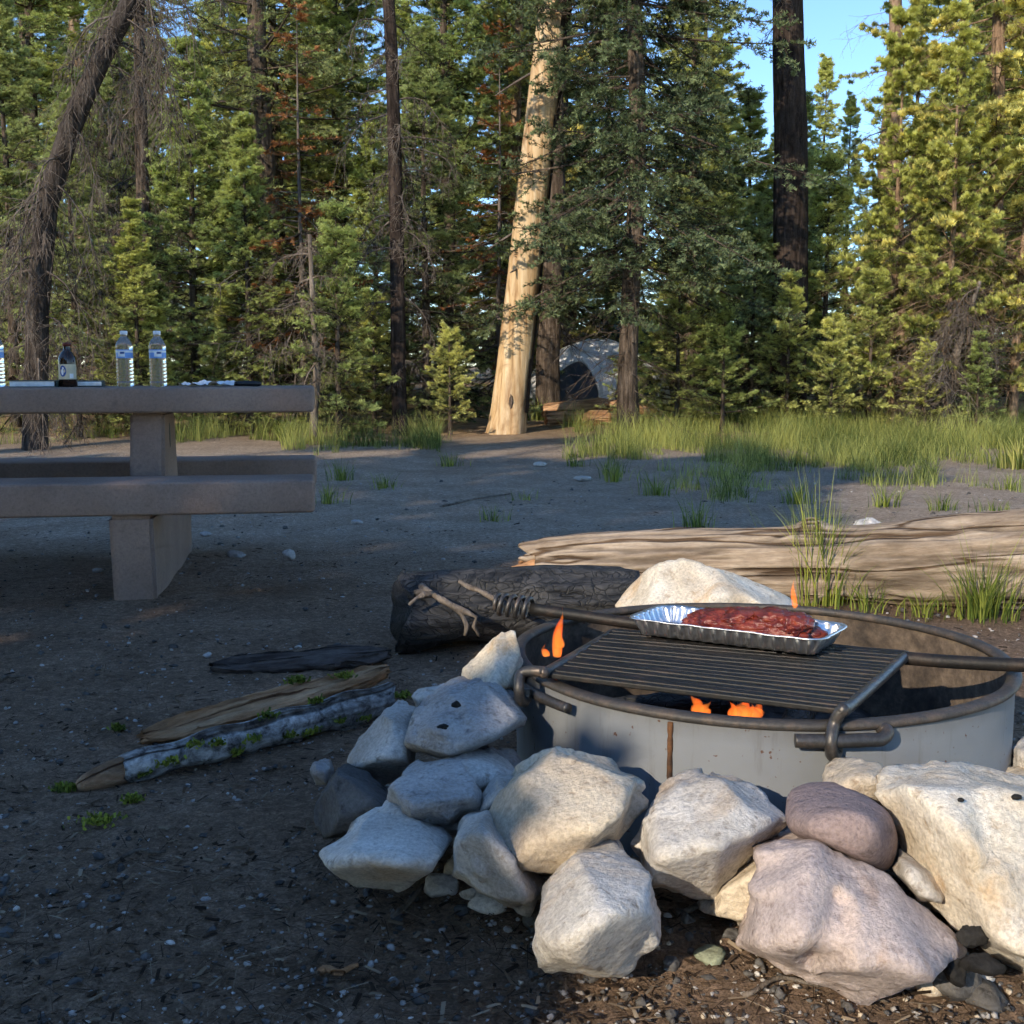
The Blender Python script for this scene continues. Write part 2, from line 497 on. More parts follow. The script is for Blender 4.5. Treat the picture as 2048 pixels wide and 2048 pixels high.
c = ramp(nt, n1, [(0.36, (0.03, 0.026, 0.023)), (0.5, (0.10, 0.075, 0.055)), (0.66, (0.24, 0.18, 0.125))]).outputs[0]
c = mixc(nt, 1.0, c, ramp(nt, n2, [(0.3, (0.6, 0.6, 0.6)), (0.7, (1.2, 1.2, 1.2))]).outputs[0], 'MULTIPLY')
principled(nt, out, c, 0.8, 0, bump(nt, n2, 0.4, 0.004), 0.2)
MAT['ring_in'] = m

m, nt, out = M('ash')
v = coords(nt, which='World')
n1 = noise_tex(nt, v, 14, 7, 0.7)
c = ramp(nt, n1, [(0.35, (0.02, 0.018, 0.017)), (0.6, (0.09, 0.085, 0.08)), (0.75, (0.28, 0.26, 0.25))]).outputs[0]
principled(nt, out, c, 0.95, 0, bump(nt, n1, 0.8, 0.02), 0.05)
MAT['ash'] = m

m, nt, out = M('foil')
v = coords(nt)
n1 = noise_tex(nt, v, 45, 3, 0.5)
principled(nt, out, (0.9, 0.9, 0.91), 0.36, 1.0, bump(nt, n1, 0.35, 0.004), 0.5)
MAT['foil'] = m

m, nt, out = M('glazed_meat')
v = coords(nt)
n1 = noise_tex(nt, v, 40, 6, 0.65); n2 = noise_tex(nt, v, 120, 4, 0.6)
c = ramp(nt, n1, [(0.32, (0.045, 0.009, 0.006)), (0.5, (0.17, 0.024, 0.013)), (0.68, (0.32, 0.07, 0.032))]).outputs[0]
principled(nt, out, c, 0.28, 0, bump(nt, n2, 0.4, 0.003, bump(nt, n1, 0.6, 0.008)), 0.6)
MAT['meat'] = m

m, nt, out = M('cast_concrete')
v = coords(nt, which='World')
n1 = noise_tex(nt, v, 3, 5, 0.6); n2 = noise_tex(nt, v, 90, 5, 0.8); n3 = noise_tex(nt, v, 14, 5, 0.6)
c = ramp(nt, n1, [(0.3, (0.215, 0.145, 0.112)), (0.7, (0.31, 0.218, 0.172))]).outputs[0]
c = mixc(nt, 1.0, c, ramp(nt, n2, [(0.34, (0.8, 0.8, 0.8)), (0.5, (1, 1, 1)), (0.72, (1.18, 1.17, 1.15))]).outputs[0], 'MULTIPLY')
c = mixc(nt, ramp(nt, n3, [(0.62, (0, 0, 0)), (0.78, (0.5, 0.5, 0.5))]).outputs[0], c, (0.10, 0.075, 0.06))
principled(nt, out, c, 0.75, 0, bump(nt, n2, 0.45, 0.003), 0.3)
MAT['concrete'] = m


def plain(name, c, rough=0.5, metal=0.0, nscale=40, var=0.12, spec=0.4, bs=0.08):
    m, nt, out = M(name)
    n1 = noise_tex(nt, coords(nt), nscale, 4, 0.6)
    cc = mixc(nt, 1.0, c, ramp(nt, n1, [(0.3, (1 - var,) * 3), (0.7, (1 + var,) * 3)]).outputs[0], 'MULTIPLY')
    principled(nt, out, cc, rough, metal, bump(nt, n1, bs, 0.002), spec)
    return m


MAT['label_blue'] = plain('label_blue', (0.16, 0.34, 0.72), 0.4)
MAT['label_white'] = plain('label_white', (0.75, 0.78, 0.82), 0.45)
MAT['label_navy'] = plain('label_navy', (0.03, 0.08, 0.28), 0.4)
MAT['label_cream'] = plain('label_cream', (0.55, 0.50, 0.36), 0.6)
MAT['cap_white'] = plain('cap_white', (0.75, 0.77, 0.8), 0.4)
MAT['cap_red'] = plain('cap_red', (0.12, 0.025, 0.02), 0.4)
MAT['paper'] = plain('paper', (0.78, 0.78, 0.78), 0.8)
MAT['book_cover'] = plain('book_cover', (0.05, 0.075, 0.07), 0.5)
MAT['black_plastic'] = plain('black_plastic', (0.012, 0.012, 0.013), 0.4)
MAT['blade_steel'] = plain('blade_steel', (0.5, 0.5, 0.52), 0.3, 1.0)
MAT['tent_grey'] = plain('tent_grey', (0.80, 0.79, 0.79), 0.75, 0, 8)
MAT['tent_dark'] = plain('tent_dark', (0.05, 0.055, 0.065), 0.6, 0, 8)
MAT['tent_pale'] = plain('tent_pale', (0.8, 0.78, 0.75), 0.75, 0, 8)
MAT['car_paint'] = plain('car_paint', (0.03, 0.05, 0.10), 0.25, 0.3, 8, 0.05, 0.6, 0.0)
MAT['car_glass'] = plain('car_glass', (0.03, 0.11, 0.14), 0.08, 0.3, 4, 0.05, 0.8, 0.0)
MAT['tail_red'] = plain('tail_red', (0.45, 0.07, 0.02), 0.3)
MAT['rubber'] = plain('rubber', (0.02, 0.02, 0.02), 0.8)

m, nt, out = M('bottle_plastic')
p = principled(nt, out, (0.93, 0.96, 1.0), 0.06, 0, None, 0.5)
p.inputs['Transmission Weight'].default_value = 0.93
p.inputs['IOR'].default_value = 1.25
MAT['pet'] = m
m, nt, out = M('brown_glass')
p = principled(nt, out, (0.035, 0.014, 0.006), 0.08, 0, None, 0.6)
p.inputs['Transmission Weight'].default_value = 0.25
MAT['brown_glass'] = m

m, nt, out = M('flame')
tc = N(nt, 'ShaderNodeTexCoord')
n1 = noise_tex(nt, coords(nt, (1, 1, 0.4)), 40, 3, 0.5, 0.6)
lw = N(nt, 'ShaderNodeLayerWeight'); lw.inputs[0].default_value = 0.35
em = N(nt, 'ShaderNodeEmission')
cr = ramp(nt, n1, [(0.3, (1.0, 0.10, 0.015)), (0.52, (1.0, 0.22, 0.03)), (0.7, (1.0, 0.45, 0.10))])
L(nt, cr.outputs[0], em.inputs[0]); em.inputs[1].default_value = 2.2
tr = N(nt, 'ShaderNodeBsdfTransparent')
mx = N(nt, 'ShaderNodeMixShader')
fr_ = N(nt, 'ShaderNodeMath', operation='MULTIPLY_ADD'); L(nt, lw.outputs['Facing'], fr_.inputs[0]); fr_.inputs[1].default_value = 0.6; fr_.inputs[2].default_value = 0.32
fn_ = N(nt, 'ShaderNodeMath', operation='MULTIPLY_ADD'); L(nt, n1, fn_.inputs[0]); fn_.inputs[1].default_value = 1.1; fn_.inputs[2].default_value = -.30
gsep = N(nt, 'ShaderNodeSeparateXYZ'); L(nt, tc.outputs['Generated'], gsep.inputs[0])
gm = N(nt, 'ShaderNodeMath', operation='MULTIPLY_ADD'); L(nt, gsep.outputs[2], gm.inputs[0]); gm.inputs[1].default_value = .5; gm.inputs[2].default_value = -.14
fq = N(nt, 'ShaderNodeMath', operation='ADD'); L(nt, fn_.outputs[0], fq.inputs[0]); L(nt, gm.outputs[0], fq.inputs[1])
fs_ = N(nt, 'ShaderNodeMath', operation='ADD', use_clamp=True); L(nt, fr_.outputs[0], fs_.inputs[0]); L(nt, fq.outputs[0], fs_.inputs[1])
L(nt, fs_.outputs[0], mx.inputs[0]); L(nt, em.outputs[0], mx.inputs[1]); L(nt, tr.outputs[0], mx.inputs[2])
L(nt, mx.outputs[0], out.inputs['Surface'])
MAT['flame'] = m
m, nt, out = M('ember')
n1 = noise_tex(nt, coords(nt), 30, 5, 0.7)
em = N(nt, 'ShaderNodeEmission'); L(nt, ramp(nt, n1, [(0.5, (0, 0, 0)), (0.62, (1.0, 0.14, 0.02))]).outputs[0], em.inputs[0]); em.inputs[1].default_value = 2.0
df = N(nt, 'ShaderNodeBsdfDiffuse'); df.inputs[0].default_value = (0.02, 0.018, 0.017, 1)
a_ = N(nt, 'ShaderNodeAddShader'); L(nt, em.outputs[0], a_.inputs[0]); L(nt, df.outputs[0], a_.inputs[1])
L(nt, a_.outputs[0], out.inputs['Surface'])
MAT['ember'] = m

# ------------------------------------------------------------------ sun and sky
SUN_AZ = math.radians(34)      # light travels forward and to the right
SUN_EL = math.radians(24)
sd = Vector((math.sin(SUN_AZ) * math.cos(SUN_EL), math.cos(SUN_AZ) * math.cos(SUN_EL), -math.sin(SUN_EL)))
ld = bpy.data.lights.new('sun', 'SUN')
ld.energy = 5.0
ld.angle = math.radians(0.5)
ld.color = (1.0, 0.88, 0.70)
lo = bpy.data.objects.new('sun', ld); col.objects.link(lo)
lo.rotation_euler = sd.to_track_quat('-Z', 'Y').to_euler()
lo.location = (-20, -20, 15)
w = bpy.data.worlds.new('World'); sc.world = w
w.use_nodes = True
wn = w.node_tree
wn.nodes.clear()
sky = wn.nodes.new('ShaderNodeTexSky'); sky.sky_type = 'NISHITA'; sky.sun_disc = False
sky.sun_elevation = SUN_EL; sky.sun_rotation = PI + SUN_AZ
sky.altitude = 2000
sky.air_density = 1.0; sky.dust_density = 0.0; sky.ozone_density = 3.0
bg = wn.nodes.new('ShaderNodeBackground'); bg.inputs[1].default_value = 0.15
wo = wn.nodes.new('ShaderNodeOutputWorld')
hsv = wn.nodes.new('ShaderNodeHueSaturation'); hsv.inputs['Saturation'].default_value = 1.06; hsv.inputs['Value'].default_value = 1.9
wn.links.new(sky.outputs[0], hsv.inputs['Color']); wn.links.new(hsv.outputs[0], bg.inputs[0]); wn.links.new(bg.outputs[0], wo.inputs[0])

# ------------------------------------------------------------------ ground
RC = Vector((0.476, 2.237, 0.0)); RR = 0.48; RIM = 0.277


def gz(x, y):
    d = math.hypot(x - RC.x, y - RC.y)
    z = 0.035 * math.exp(-((d - 0.62) / 0.16) ** 2)
    z += 0.03 * mn.noise(Vector((x * 0.45, y * 0.45, 3.1)))
    if y > 9: z += min(0.25, (y - 9) * 0.03)
    if y > 16: z += (y - 16) * 0.012
    # level the places where things stand
    return z


def ground_z(x, y): return gz(x, y)


ys = []
y = -26.0
while y < 90:
    ys.append(y)
    a = abs(y - 1.8)
    y += 0.016 if 0.7 < y < 3.4 else max(0.016, a * 0.02)
ys = np.array(ys)
us = np.linspace(-1.35, 1.35, 260)
V = np.zeros((len(ys), len(us), 3))
for i, yy in enumerate(ys):
    ww = 0.62 * abs(yy) + 0.55
    for j, u in enumerate(us):
        x = u * ww + (0.15 if yy < 5 else 0)
        z = gz(x, yy)
        if 0.5 < yy < 9:
            z += 0.012 * mn.fractal(Vector((x * 3, yy * 3, 0)), 1.0, 2.0, 4) + 0.006 * mn.noise(Vector((x * 28, yy * 28, 1)))
        V[i, j] = (x, yy, z)
n0, n1_ = len(ys), len(us)
i = np.arange(n0 - 1)[:, None] * n1_; j = np.arange(n1_ - 1)[None]
a, b_, c_, d_ = i + j, i + j + 1, i + n1_ + j + 1, i + n1_ + j
T = np.concatenate([np.stack([a, b_, c_], -1).reshape(-1, 3), np.stack([a, c_, d_], -1).reshape(-1, 3)])
tag(link('ground', mesh_tris('ground', V, T, smooth=True), MAT['ground']), kind='structure')

# ------------------------------------------------------------------ rocks


def unit(a): return a / (np.linalg.norm(a, axis=-1, keepdims=True) + 1e-9)


def ico(sub):
    bm = bmesh.new()
    bmesh.ops.create_icosphere(bm, subdivisions=sub, radius=1)
    V = np.array([v.co for v in bm.verts]); T = np.array([[v.index for v in f.verts] for f in bm.faces])
    bm.free()
    return V, T


ICO = {k: ico(k) for k in (1, 2, 3, 4, 5)}


def hull_planes(pts):
    bm = bmesh.new()
    for p_ in pts: bm.verts.new(p_)
    bmesh.ops.convex_hull(bm, input=bm.verts[:])
    bm.normal_update()
    cen = sum((Vector(p_) for p_ in pts), Vector()) / len(pts)
    out = {}
    for f in bm.faces:
        if f.calc_area() < 1e-9: continue
        n = f.normal.copy(); d = n.dot(f.verts[0].co - cen)
        if d < 0: n, d = -n, -d
        out[(round(n.x, 1), round(n.y, 1), round(n.z, 1))] = (n, max(d, 1e-4))
    bm.free()
    return cen, [(n, d) for n, d in out.values()]


def rock_shape(pts, seed, sub=4, p=40, chips=4, amp=0.018, fine=0.020, facets=20):
    cen, pl = hull_planes(pts)
    rng = np.random.default_rng(seed)
    D, T = ICO[sub]
    nn = np.array([n for n, d in pl]); dd = np.array([d for n, d in pl])
    inv = np.clip(D @ nn.T, 0, None) / dd[None]
    r = 1 / (np.sum(inv ** p, axis=1) ** (1 / p))
    size = float(np.mean(r)); r0_ = r.min(); r = r / r0_; q_ = max(p * 1.6, 12)
    for _ in range(chips):
        n = rng.normal(size=3); n /= np.linalg.norm(n)
        s = D @ n
        lim = np.max(s * r) * rng.uniform(0.84, 0.95)
        rc = np.where(s > 0.05, lim / np.maximum(s, 0.05), 1e9)
        r = (r ** -q_ + rc ** -q_) ** (-1 / q_)
    r = r * r0_
    if facets:
        sd = rng.normal(size=(facets, 3)); sd /= np.linalg.norm(sd, axis=1)[:, None]
        dots = D @ sd.T
        near_ = dots.argmax(1)
        X = D * r[:, None]
        w_ = np.exp((dots - dots.max(1)[:, None]) * 130)
        w_ /= w_.sum(1)[:, None]
        rf = np.zeros((len(D), facets))
        for f_ in range(facets):
            q = X[near_ == f_]
            if len(q) < 8: rf[:, f_] = r; continue
            c_ = q.mean(0); n_ = np.linalg.svd(q - c_, full_matrices=False)[2][2]
            if n_ @ c_ < 0: n_ = -n_
            den = D @ n_
            rf[:, f_] = np.clip(np.where(den > .2, (n_ @ c_) * 1.015 / np.maximum(den, .2), r), .84 * r, 1.12 * r)
        r = (w_ * rf).sum(1) * .97 + r * .03
    out = D * r[:, None] * 1.05
    off = Vector(rng.uniform(-50, 50, 3))
    res = np.empty_like(out)
    for k, v in enumerate(out):
        q = Vector(v) / size
        a = amp * mn.fractal(q * 1.3 + off, 1.0, 2.0, 3) - amp * .55 * max(0, mn.noise(q * 2.6 + off)) - .022 * abs(mn.noise(q * 5.2 + off)) + fine * (mn.ridged_multi_fractal(q * 3.1 + off, 0.9, 2.1, 5, 0.9, 2.0) - 1.0) \
            + fine * 0.5 * mn.fractal(q * 11 + off, 0.8, 2.0, 3)
        res[k] = v + D[k] * a * size
    return cen, res, T


def rock(poly, Y, thick, mat, label, seed, ridge=None, group='rocks stacked around the fire ring', name='rock', cat='rock', shrink=0.62, sub=5, fr=0.5, bk=0.6, **kw):
    """poly: outline in photo pixels; Y: distance of its widest section; thick: depth in metres"""
    pts = [P(x, y_, Y) for x, y_ in poly]
    cx_ = sum(x for x, _ in poly) / len(poly); cy_ = sum(y_ for _, y_ in poly) / len(poly)
    if ridge is None:
        for x, y_ in poly:
            pts.append(P(cx_ + (x - cx_) * shrink, cy_ + (y_ - cy_) * shrink + 3, Y - thick * fr))
    else:
        for x, y_, dy in ridge: pts.append(P(x, y_, Y - dy))
    for x, y_ in poly:
        q = P(cx_ + (x - cx_) * shrink, cy_ + (y_ - cy_) * shrink, Y)
        pts.append(Vector((q.x, Y + thick * bk, q.z)))
    cen, V, T = rock_shape(pts, seed, sub, **kw)
    o = link(name, mesh_tris(name, V, T, smooth=True), MAT[mat], loc=cen)
    return tag(o, label, cat, group)


def A(pts): return [(341.2 + .29297 * x, 666.5 + .29297 * y_) for x, y_ in pts]
def Bc(pts): return [(533.2 + .5117 * x, 773.1 + .5117 * y_) for x, y_ in pts]
def B3(pts): return [(533.2 + .5117 * x, 773.1 + .5117 * y_, d) for x, y_, d in pts]
def A3(pts): return [(341.2 + .29297 * x, 666.5 + .29297 * y_, d) for x, y_, d in pts]


rock(A([(512, 230), (520, 180), (575, 120), (625, 70), (665, 33), (722, 40), (700, 110), (735, 170), (725, 240), (640, 245), (560, 247)]), 2.12, 0.16, 'rock_cream',
     'sunlit pale pointed rock leaning on the left side of the fire ring', 11, A3([(600, 150, .06), (660, 90, .05), (640, 220, .09), (560, 220, .06), (690, 200, .05)]))
rock(A([(340, 300), (345, 245), (380, 232), (500, 228), (545, 245), (540, 300), (420, 330)]), 2.15, 0.10, 'rock_pale',
     'small pale rock just behind the flat grey slab with charcoal chips', 12)
rock(A([(303, 400), (305, 350), (360, 322), (470, 240), (600, 228), (690, 235), (735, 265), (735, 330), (690, 400), (560, 460), (480, 490), (400, 465), (320, 430)]), 1.98, 0.26, 'rock_grey',
     'flat grey slab with charcoal chips on top beside the ring', 13, A3([(320, 395, .10), (400, 395, .16), (480, 430, .18), (560, 400, .16), (690, 330, .08), (470, 300, .03), (620, 270, .0)]))
rock(A([(110, 490), (125, 440), (210, 360), (250, 310), (300, 303), (355, 330), (350, 400), (345, 500), (310, 550), (200, 577), (140, 555)]), 2.02, 0.2, 'rock_pale',
     'tall pale rock standing left of the flat grey slab', 14, A3([(250, 380, .06), (300, 350, .04), (180, 500, .1), (300, 500, .1), (230, 540, .09)]))
rock(A([(0, 650), (30, 560), (75, 533), (160, 555), (205, 590), (215, 640), (278, 668), (270, 700), (200, 715), (110, 765), (-5, 780)]), 1.88, 0.16, 'rock_dark',
     'dark sooty rock at the left edge of the rock ring', 15)
rock(A([(-40, 530), (-20, 500), (30, 495), (50, 530), (40, 575), (-10, 582)]), 2.02, 0.06, 'rock_grey',
     'fist sized grey stone left of the rock pile near the lichen log', 16, sub=4)
rock(A([(425, 530), (500, 478), (580, 478), (600, 515), (700, 525), (715, 570), (680, 640), (560, 640), (470, 580)]), 1.86, 0.14, 'rock_pale',
     'pale flat rock wedged behind the triangular rock below the slab', 17)
rock(A([(570, 520), (575, 460), (620, 447), (665, 478), (678, 525), (620, 545)]), 1.93, 0.09, 'rock_grey',
     'small rounded grey stone against the ring below the slab', 18, sub=4)
rock(A([(640, 455), (700, 455), (738, 500), (738, 575), (690, 570), (660, 510)]), 1.97, 0.06, 'rock_grey',
     'small shaded stone touching the shadowed left ring wall', 19, sub=4)
rock(A([(245, 605), (300, 560), (450, 522), (545, 530), (580, 600), (575, 690), (470, 787), (380, 722), (280, 672)]), 1.76, 0.2, 'rock_grey',
     'triangular grey rock with dark pits in the middle of the shaded pile', 20, A3([(300, 600, .06), (460, 570, .02), (540, 640, .08), (465, 740, .11), (370, 680, .11)]))
rock(A([(570, 680), (600, 610), (640, 563), (705, 563), (715, 595), (640, 650), (610, 695)]), 1.74, 0.1, 'rock_pale',
     'small pale wedge stone behind the big half sunlit rock', 21, sub=4)
rock(A([(15, 905), (20, 840), (130, 755), (200, 708), (285, 693), (360, 718), (475, 800), (478, 850), (400, 912), (270, 957), (140, 930), (50, 922)]), 1.68, 0.22, 'rock_white',
     'low white flat topped rock at the left front of the pile', 22, A3([(85, 805, .05), (130, 830, .12), (240, 900, .14), (395, 870, .12), (450, 830, .05), (280, 760, .0), (60, 890, .08)]))
rock(A([(485, 800), (500, 755), (600, 688), (660, 760), (760, 860), (812, 940), (818, 1000), (770, 1047), (650, 1003), (560, 952), (490, 912)]), 1.60, 0.2, 'rock_pale',
     'shaded rock lying under the big half sunlit rock', 23)
rock(Bc([(-30, 235), (-28, 190), (15, 140), (60, 105), (110, 70), (165, 90), (240, 112), (286, 125), (300, 162), (270, 218), (240, 243), (150, 302), (98, 322), (40, 300)]), 1.62, 0.26, 'rock_tan',
     'big angular tan rock half in sun and half in shade', 24, B3([(-10, 215, .07), (100, 300, .13), (140, 285, .14), (235, 165, .10), (120, 120, .02), (40, 150, .04), (170, 130, .03), (275, 165, .06)]), amp=0.035, chips=2)
rock(Bc([(72, 420), (90, 370), (140, 310), (200, 288), (290, 298), (322, 350), (346, 430), (322, 472), (270, 492), (215, 527), (150, 532), (100, 502), (80, 462)]), 1.42, 0.24, 'rock_pale',
     'rounded pale rock at the bottom front on bare dirt', 25, B3([(150, 350, .06), (250, 340, .06), (110, 430, .10), (210, 420, .14), (290, 430, .10), (160, 500, .09), (240, 480, .1)]))
rock(Bc([(190, 305), (215, 265), (245, 243), (264, 270), (260, 310), (220, 325)]), 1.56, 0.08, 'rock_grey',
     'little stone in the gap between the half sunlit and round topped rocks', 26, sub=4)
rock(Bc([(410, 385), (460, 330), (560, 262), (620, 320), (600, 400), (520, 415), (470, 392)]), 1.56, 0.12, 'rock_tan',
     'low brown stone half buried under the round topped rock', 27)
rock(Bc([(268, 295), (300, 220), (340, 162), (400, 130), (460, 123), (540, 148), (580, 190), (584, 228), (545, 265), (500, 300), (430, 365), (370, 340), (300, 325)]), 1.56, 0.24, 'rock_pale',
     'round topped grey white rock with a brown hollow in front of the seam', 28, B3([(340, 200, .03), (410, 200, .09), (520, 215, .09), (330, 280, .10), (420, 300, .10), (380, 250, .13), (300, 290, .06)]))
rock(Bc([(660, 165), (668, 145), (700, 103), (760, 73), (797, 95), (808, 140), (790, 190), (680, 190)]), 1.66, 0.12, 'rock_tan',
     'small golden tan rock touching the ring under the right hook', 29, sub=4)
rock(Bc([(828, 312), (840, 272), (900, 308), (930, 345), (922, 380), (870, 360)]), 1.50, 0.1, 'rock_pale',
     'small pale stone squeezed between the pink slab and the largest rock', 30, sub=4)
rock(Bc([(508, 468), (545, 410), (570, 350), (545, 320), (548, 285), (580, 232), (650, 262), (740, 288), (830, 338), (915, 398), (940, 470), (937, 522), (880, 548), (760, 566), (715, 548), (660, 510), (560, 492)]), 1.44, 0.26, 'rock_pink',
     'large pinkish slab sloping toward the viewer in front of the ring', 31, B3([(560, 300, .0), (640, 330, .05), (620, 430, .13), (720, 500, .14), (760, 400, .10), (860, 480, .12), (900, 520, .10), (540, 460, .07), (800, 540, .13)]), amp=0.06)
rock(Bc([(590, 207), (610, 168), (680, 153), (760, 150), (812, 175), (838, 225), (834, 282), (812, 312), (760, 302), (660, 257), (608, 232)]), 1.53, 0.2, 'rock_purple',
     'smooth purple brown rounded rock resting on the pinkish slab', 32, amp=0.03, fine=0.006, p=12, chips=2, facets=0)
rock(Bc([(805, 172), (850, 145), (960, 126), (1092, 160), (1230, 185), (1300, 260), (1290, 420), (1230, 520), (1100, 500), (1000, 425), (955, 402), (915, 388), (880, 262), (840, 185)]), 1.52, 0.4, 'rock_cream',
     'largest rock, bluish white top and tan sides, with charcoal bits on it', 33, B3([(850, 180, .02), (900, 190, .06), (1000, 290, .13), (1100, 370, .18), (1200, 450, .2), (1050, 430, .15), (930, 300, .08), (980, 400, .10), (1200, 300, .1), (1000, 178, .02)]), amp=0.05, chips=2)
rock([(1060, 842), (1072, 833), (1105, 827), (1140, 838), (1130, 870), (1080, 866)], 1.92, 0.14, 'rock_tan', 'sunlit tan rock behind the largest rock at the right of the ring', 34, sub=4)
rock([(1080, 815), (1084, 797), (1110, 792), (1140, 805), (1140, 832), (1095, 832)], 2.02, 0.12, 'rock_pale', 'pale rock beyond the right wall of the ring', 35, sub=4)
rock([(655, 652), (668, 632), (700, 608), (726, 599), (765, 608), (805, 620), (842, 632), (856, 650), (850, 690), (740, 700), (660, 690)], 3.02, 0.3, 'rock_cream',
     'wide cream boulder glowing in sun behind the ring near the log', 36, [(720, 620, .06), (680, 650, .14), (800, 650, .16), (740, 670, .2)], amp=0.03)
rock([(908, 566), (915, 555), (932, 552), (942, 562), (940, 572), (915, 574)], 4.45, 0.12, 'rock_white', 'small white stone peeking over the top of the weathered log', 37, sub=4)

# small stones lying on the dirt
def stone(px, py, wpx, hpx, mat, label, seed, group='small stones scattered on the dirt', deep=1.0, name='stone'):
    g = G(px, py)
    zc = g.y * cp + CAM_H * sp
    sx = wpx / FPX * zc / 2
    szz = max(hpx / FPX * zc / 2 * 1.0, 0.004)
    rng = np.random.default_rng(seed)
    pts = []
    for k in range(16):
        t = rng.normal(size=3); t /= np.linalg.norm(t)
        pts.append(Vector((t[0] * sx * 1.1, t[1] * sx * deep, t[2] * szz * 1.1)))
    cen, V, T = rock_shape(pts, seed, 3, p=10, chips=2, amp=0.04, fine=0.01)
    o = link(name, mesh_tris(name, V, T, smooth=True), MAT[mat], loc=Vector((g.x, g.y + sx * 0.3, ground_z(g.x, g.y) + szz * 0.7)) + cen)
    return tag(o, label, 'stone', group)


for k, (px, py, wp, hp, mt, lb) in enumerate([
    (760, 1048, 44, 17, 'rock_green', 'flat greenish stone between the round front rock and pink slab'),
    (908, 1078, 48, 24, 'rock_grey', 'grey white stone below the pink slab'),
    (995, 1078, 38, 26, 'rock_tan', 'tan stone at the bottom edge near the charcoal'),
    (1012, 1058, 36, 16, 'rock_purple', 'flat purple grey stone under the right end of the pink slab'),
    (1048, 1068, 24, 16, 'rock_white', 'whitish stone right of the flat purple grey one'),
    (1058, 1088, 70, 24, 'rock_dark', 'dark stone in the corner below the largest rock'),
    (754, 1003, 26, 18, 'rock_grey', 'grey stone in dirt right of the round front rock'),
    (730, 1013, 24, 16, 'rock_dark', 'dark blue grey pebble beside the round front rock'),
    (716, 1052, 20, 18, 'rock_dark', 'dark little stone left of the flat greenish stone'),
    (712, 1008, 10, 8, 'rock_white', 'white pebble touching the round front rock'),
    (663, 1040, 9, 8, 'rock_white', 'white pebble in front of the round front rock'),
    (808, 1060, 9, 7, 'rock_white', 'white pebble right of the flat greenish stone'),
    (849, 1072, 10, 7, 'rock_white', 'white pebble left of the grey white stone'),
    (470, 966, 44, 26, 'rock_pale', 'knobbly pale stone in front of the low white rock'),
    (524, 988, 50, 26, 'rock_white', 'bluish white faceted stone left of the round front rock'),
    (181, 1008, 15, 7, 'rock_white', 'lone white stone on the open dark dirt'),
    (251, 596, 22, 11, 'rock_grey', 'grey stone right of the picnic table leg'),
    (308, 597, 16, 13, 'rock_white', 'white stone farther right of the picnic table leg'),
    (219, 573, 14, 6, 'rock_grey', 'grey stone under the bench end'),
    (104, 612, 14, 6, 'rock_grey', 'grey stone left of the picnic table leg'),
    (233, 546, 30, 4, 'rock_white', 'flat white stone below the right end of the bench'),
    (222, 698, 13, 7, 'rock_grey', 'grey pebble above the brown bark slab'),
    (380, 560, 16, 7, 'rock_grey', 'grey stone in the middle of the clearing'),
    (318, 690, 8, 5, 'rock_pale', 'pale pebble behind the split plank'),
    (1063, 575, 22, 8, 'rock_pale', 'pale stone behind the log on the sunny path'),
    (622, 512, 24, 7, 'rock_pale', 'pale flat stone on the far gravel before the grass'),
    (575, 500, 18, 6, 'rock_pale', 'pale stone near the foot of the stripped trunk'),
]):
    stone(px, py, wp, hp, mt, lb, 100 + k)


for k in range(34):
    an_f = PI * 1.02 + PI * .95 * k / 33
    rr_f = RR + .10 + .26 * RNG.uniform()
    fx, fy = RC.x + rr_f * math.cos(an_f), RC.y + rr_f * math.sin(an_f)
    sz_f = RNG.uniform(.012, .034)
    pts = [Vector((v_[0] * sz_f * 1.3, v_[1] * sz_f, v_[2] * sz_f * .8)) for v_ in unit(RNG.normal(size=(14, 3)))]
    cen, V, T = rock_shape(pts, 400 + k, 3, chips=2, facets=10)
    o = link('stone', mesh_tris('stone', V, T, smooth=True), MAT[['rock_pale', 'rock_grey', 'rock_dark', 'rock_tan'][k % 4]], loc=Vector((fx, fy, ground_z(fx, fy) + sz_f * .45)) + cen)
    tag(o, 'small filler stone wedged among the bases of the fire ring rocks', 'stone', 'small filler stones between the fire ring rocks')


# charcoal
def lump(px, py, Y, wpx, hpx, label, seed, dz=0.0, name='charcoal_lump', gp='charcoal lumps near the rocks'):
    c0 = P(px, py, Y)
    zc = Y * cp
    sx = wpx / FPX * zc / 2; s2 = hpx / FPX * zc / 2
    rng = np.random.default_rng(seed)
    pts = [Vector((v_[0] * sx, v_[1] * sx * .7, v_[2] * s2)) for v_ in unit(rng.normal(size=(13, 3)))]
    cen, V, T = rock_shape(pts, seed, 4, p=10, chips=4, amp=0.14, fine=0.05)
    tag(link(name, mesh_tris(name, V, T, smooth=False), MAT['charcoal'], loc=c0 + cen), label, 'charcoal', gp)


lump(1037, 999, 1.40, 40, 34, 'square cracked charcoal block at the foot of the largest rock', 201)
lump(1046, 1032, 1.37, 66, 34, 'wide charred chunk under the square charcoal block', 202)
lump(1020, 1037, 1.38, 36, 40, 'charred chunk leaning on the right end of the pink slab', 203)
lump(486, 751, 1.88, 15, 10, 'charcoal chip at the top of the flat grey slab', 204)
lump(472, 775, 1.80, 16, 8, 'charcoal chip at the front of the flat grey slab', 205)
lump(1024, 853, 1.46, 10, 6, 'small black charcoal bit on top of the largest rock', 206)
lump(1084, 850, 1.48, 14, 8, 'bigger black charcoal bit on top right of the largest rock', 207)

# ------------------------------------------------------------------ fire ring
fr_o = empty('fire_ring', (RC.x, RC.y, 0), 0, 'round grey steel fire ring with rusty rim and soot inside', 'fire ring')


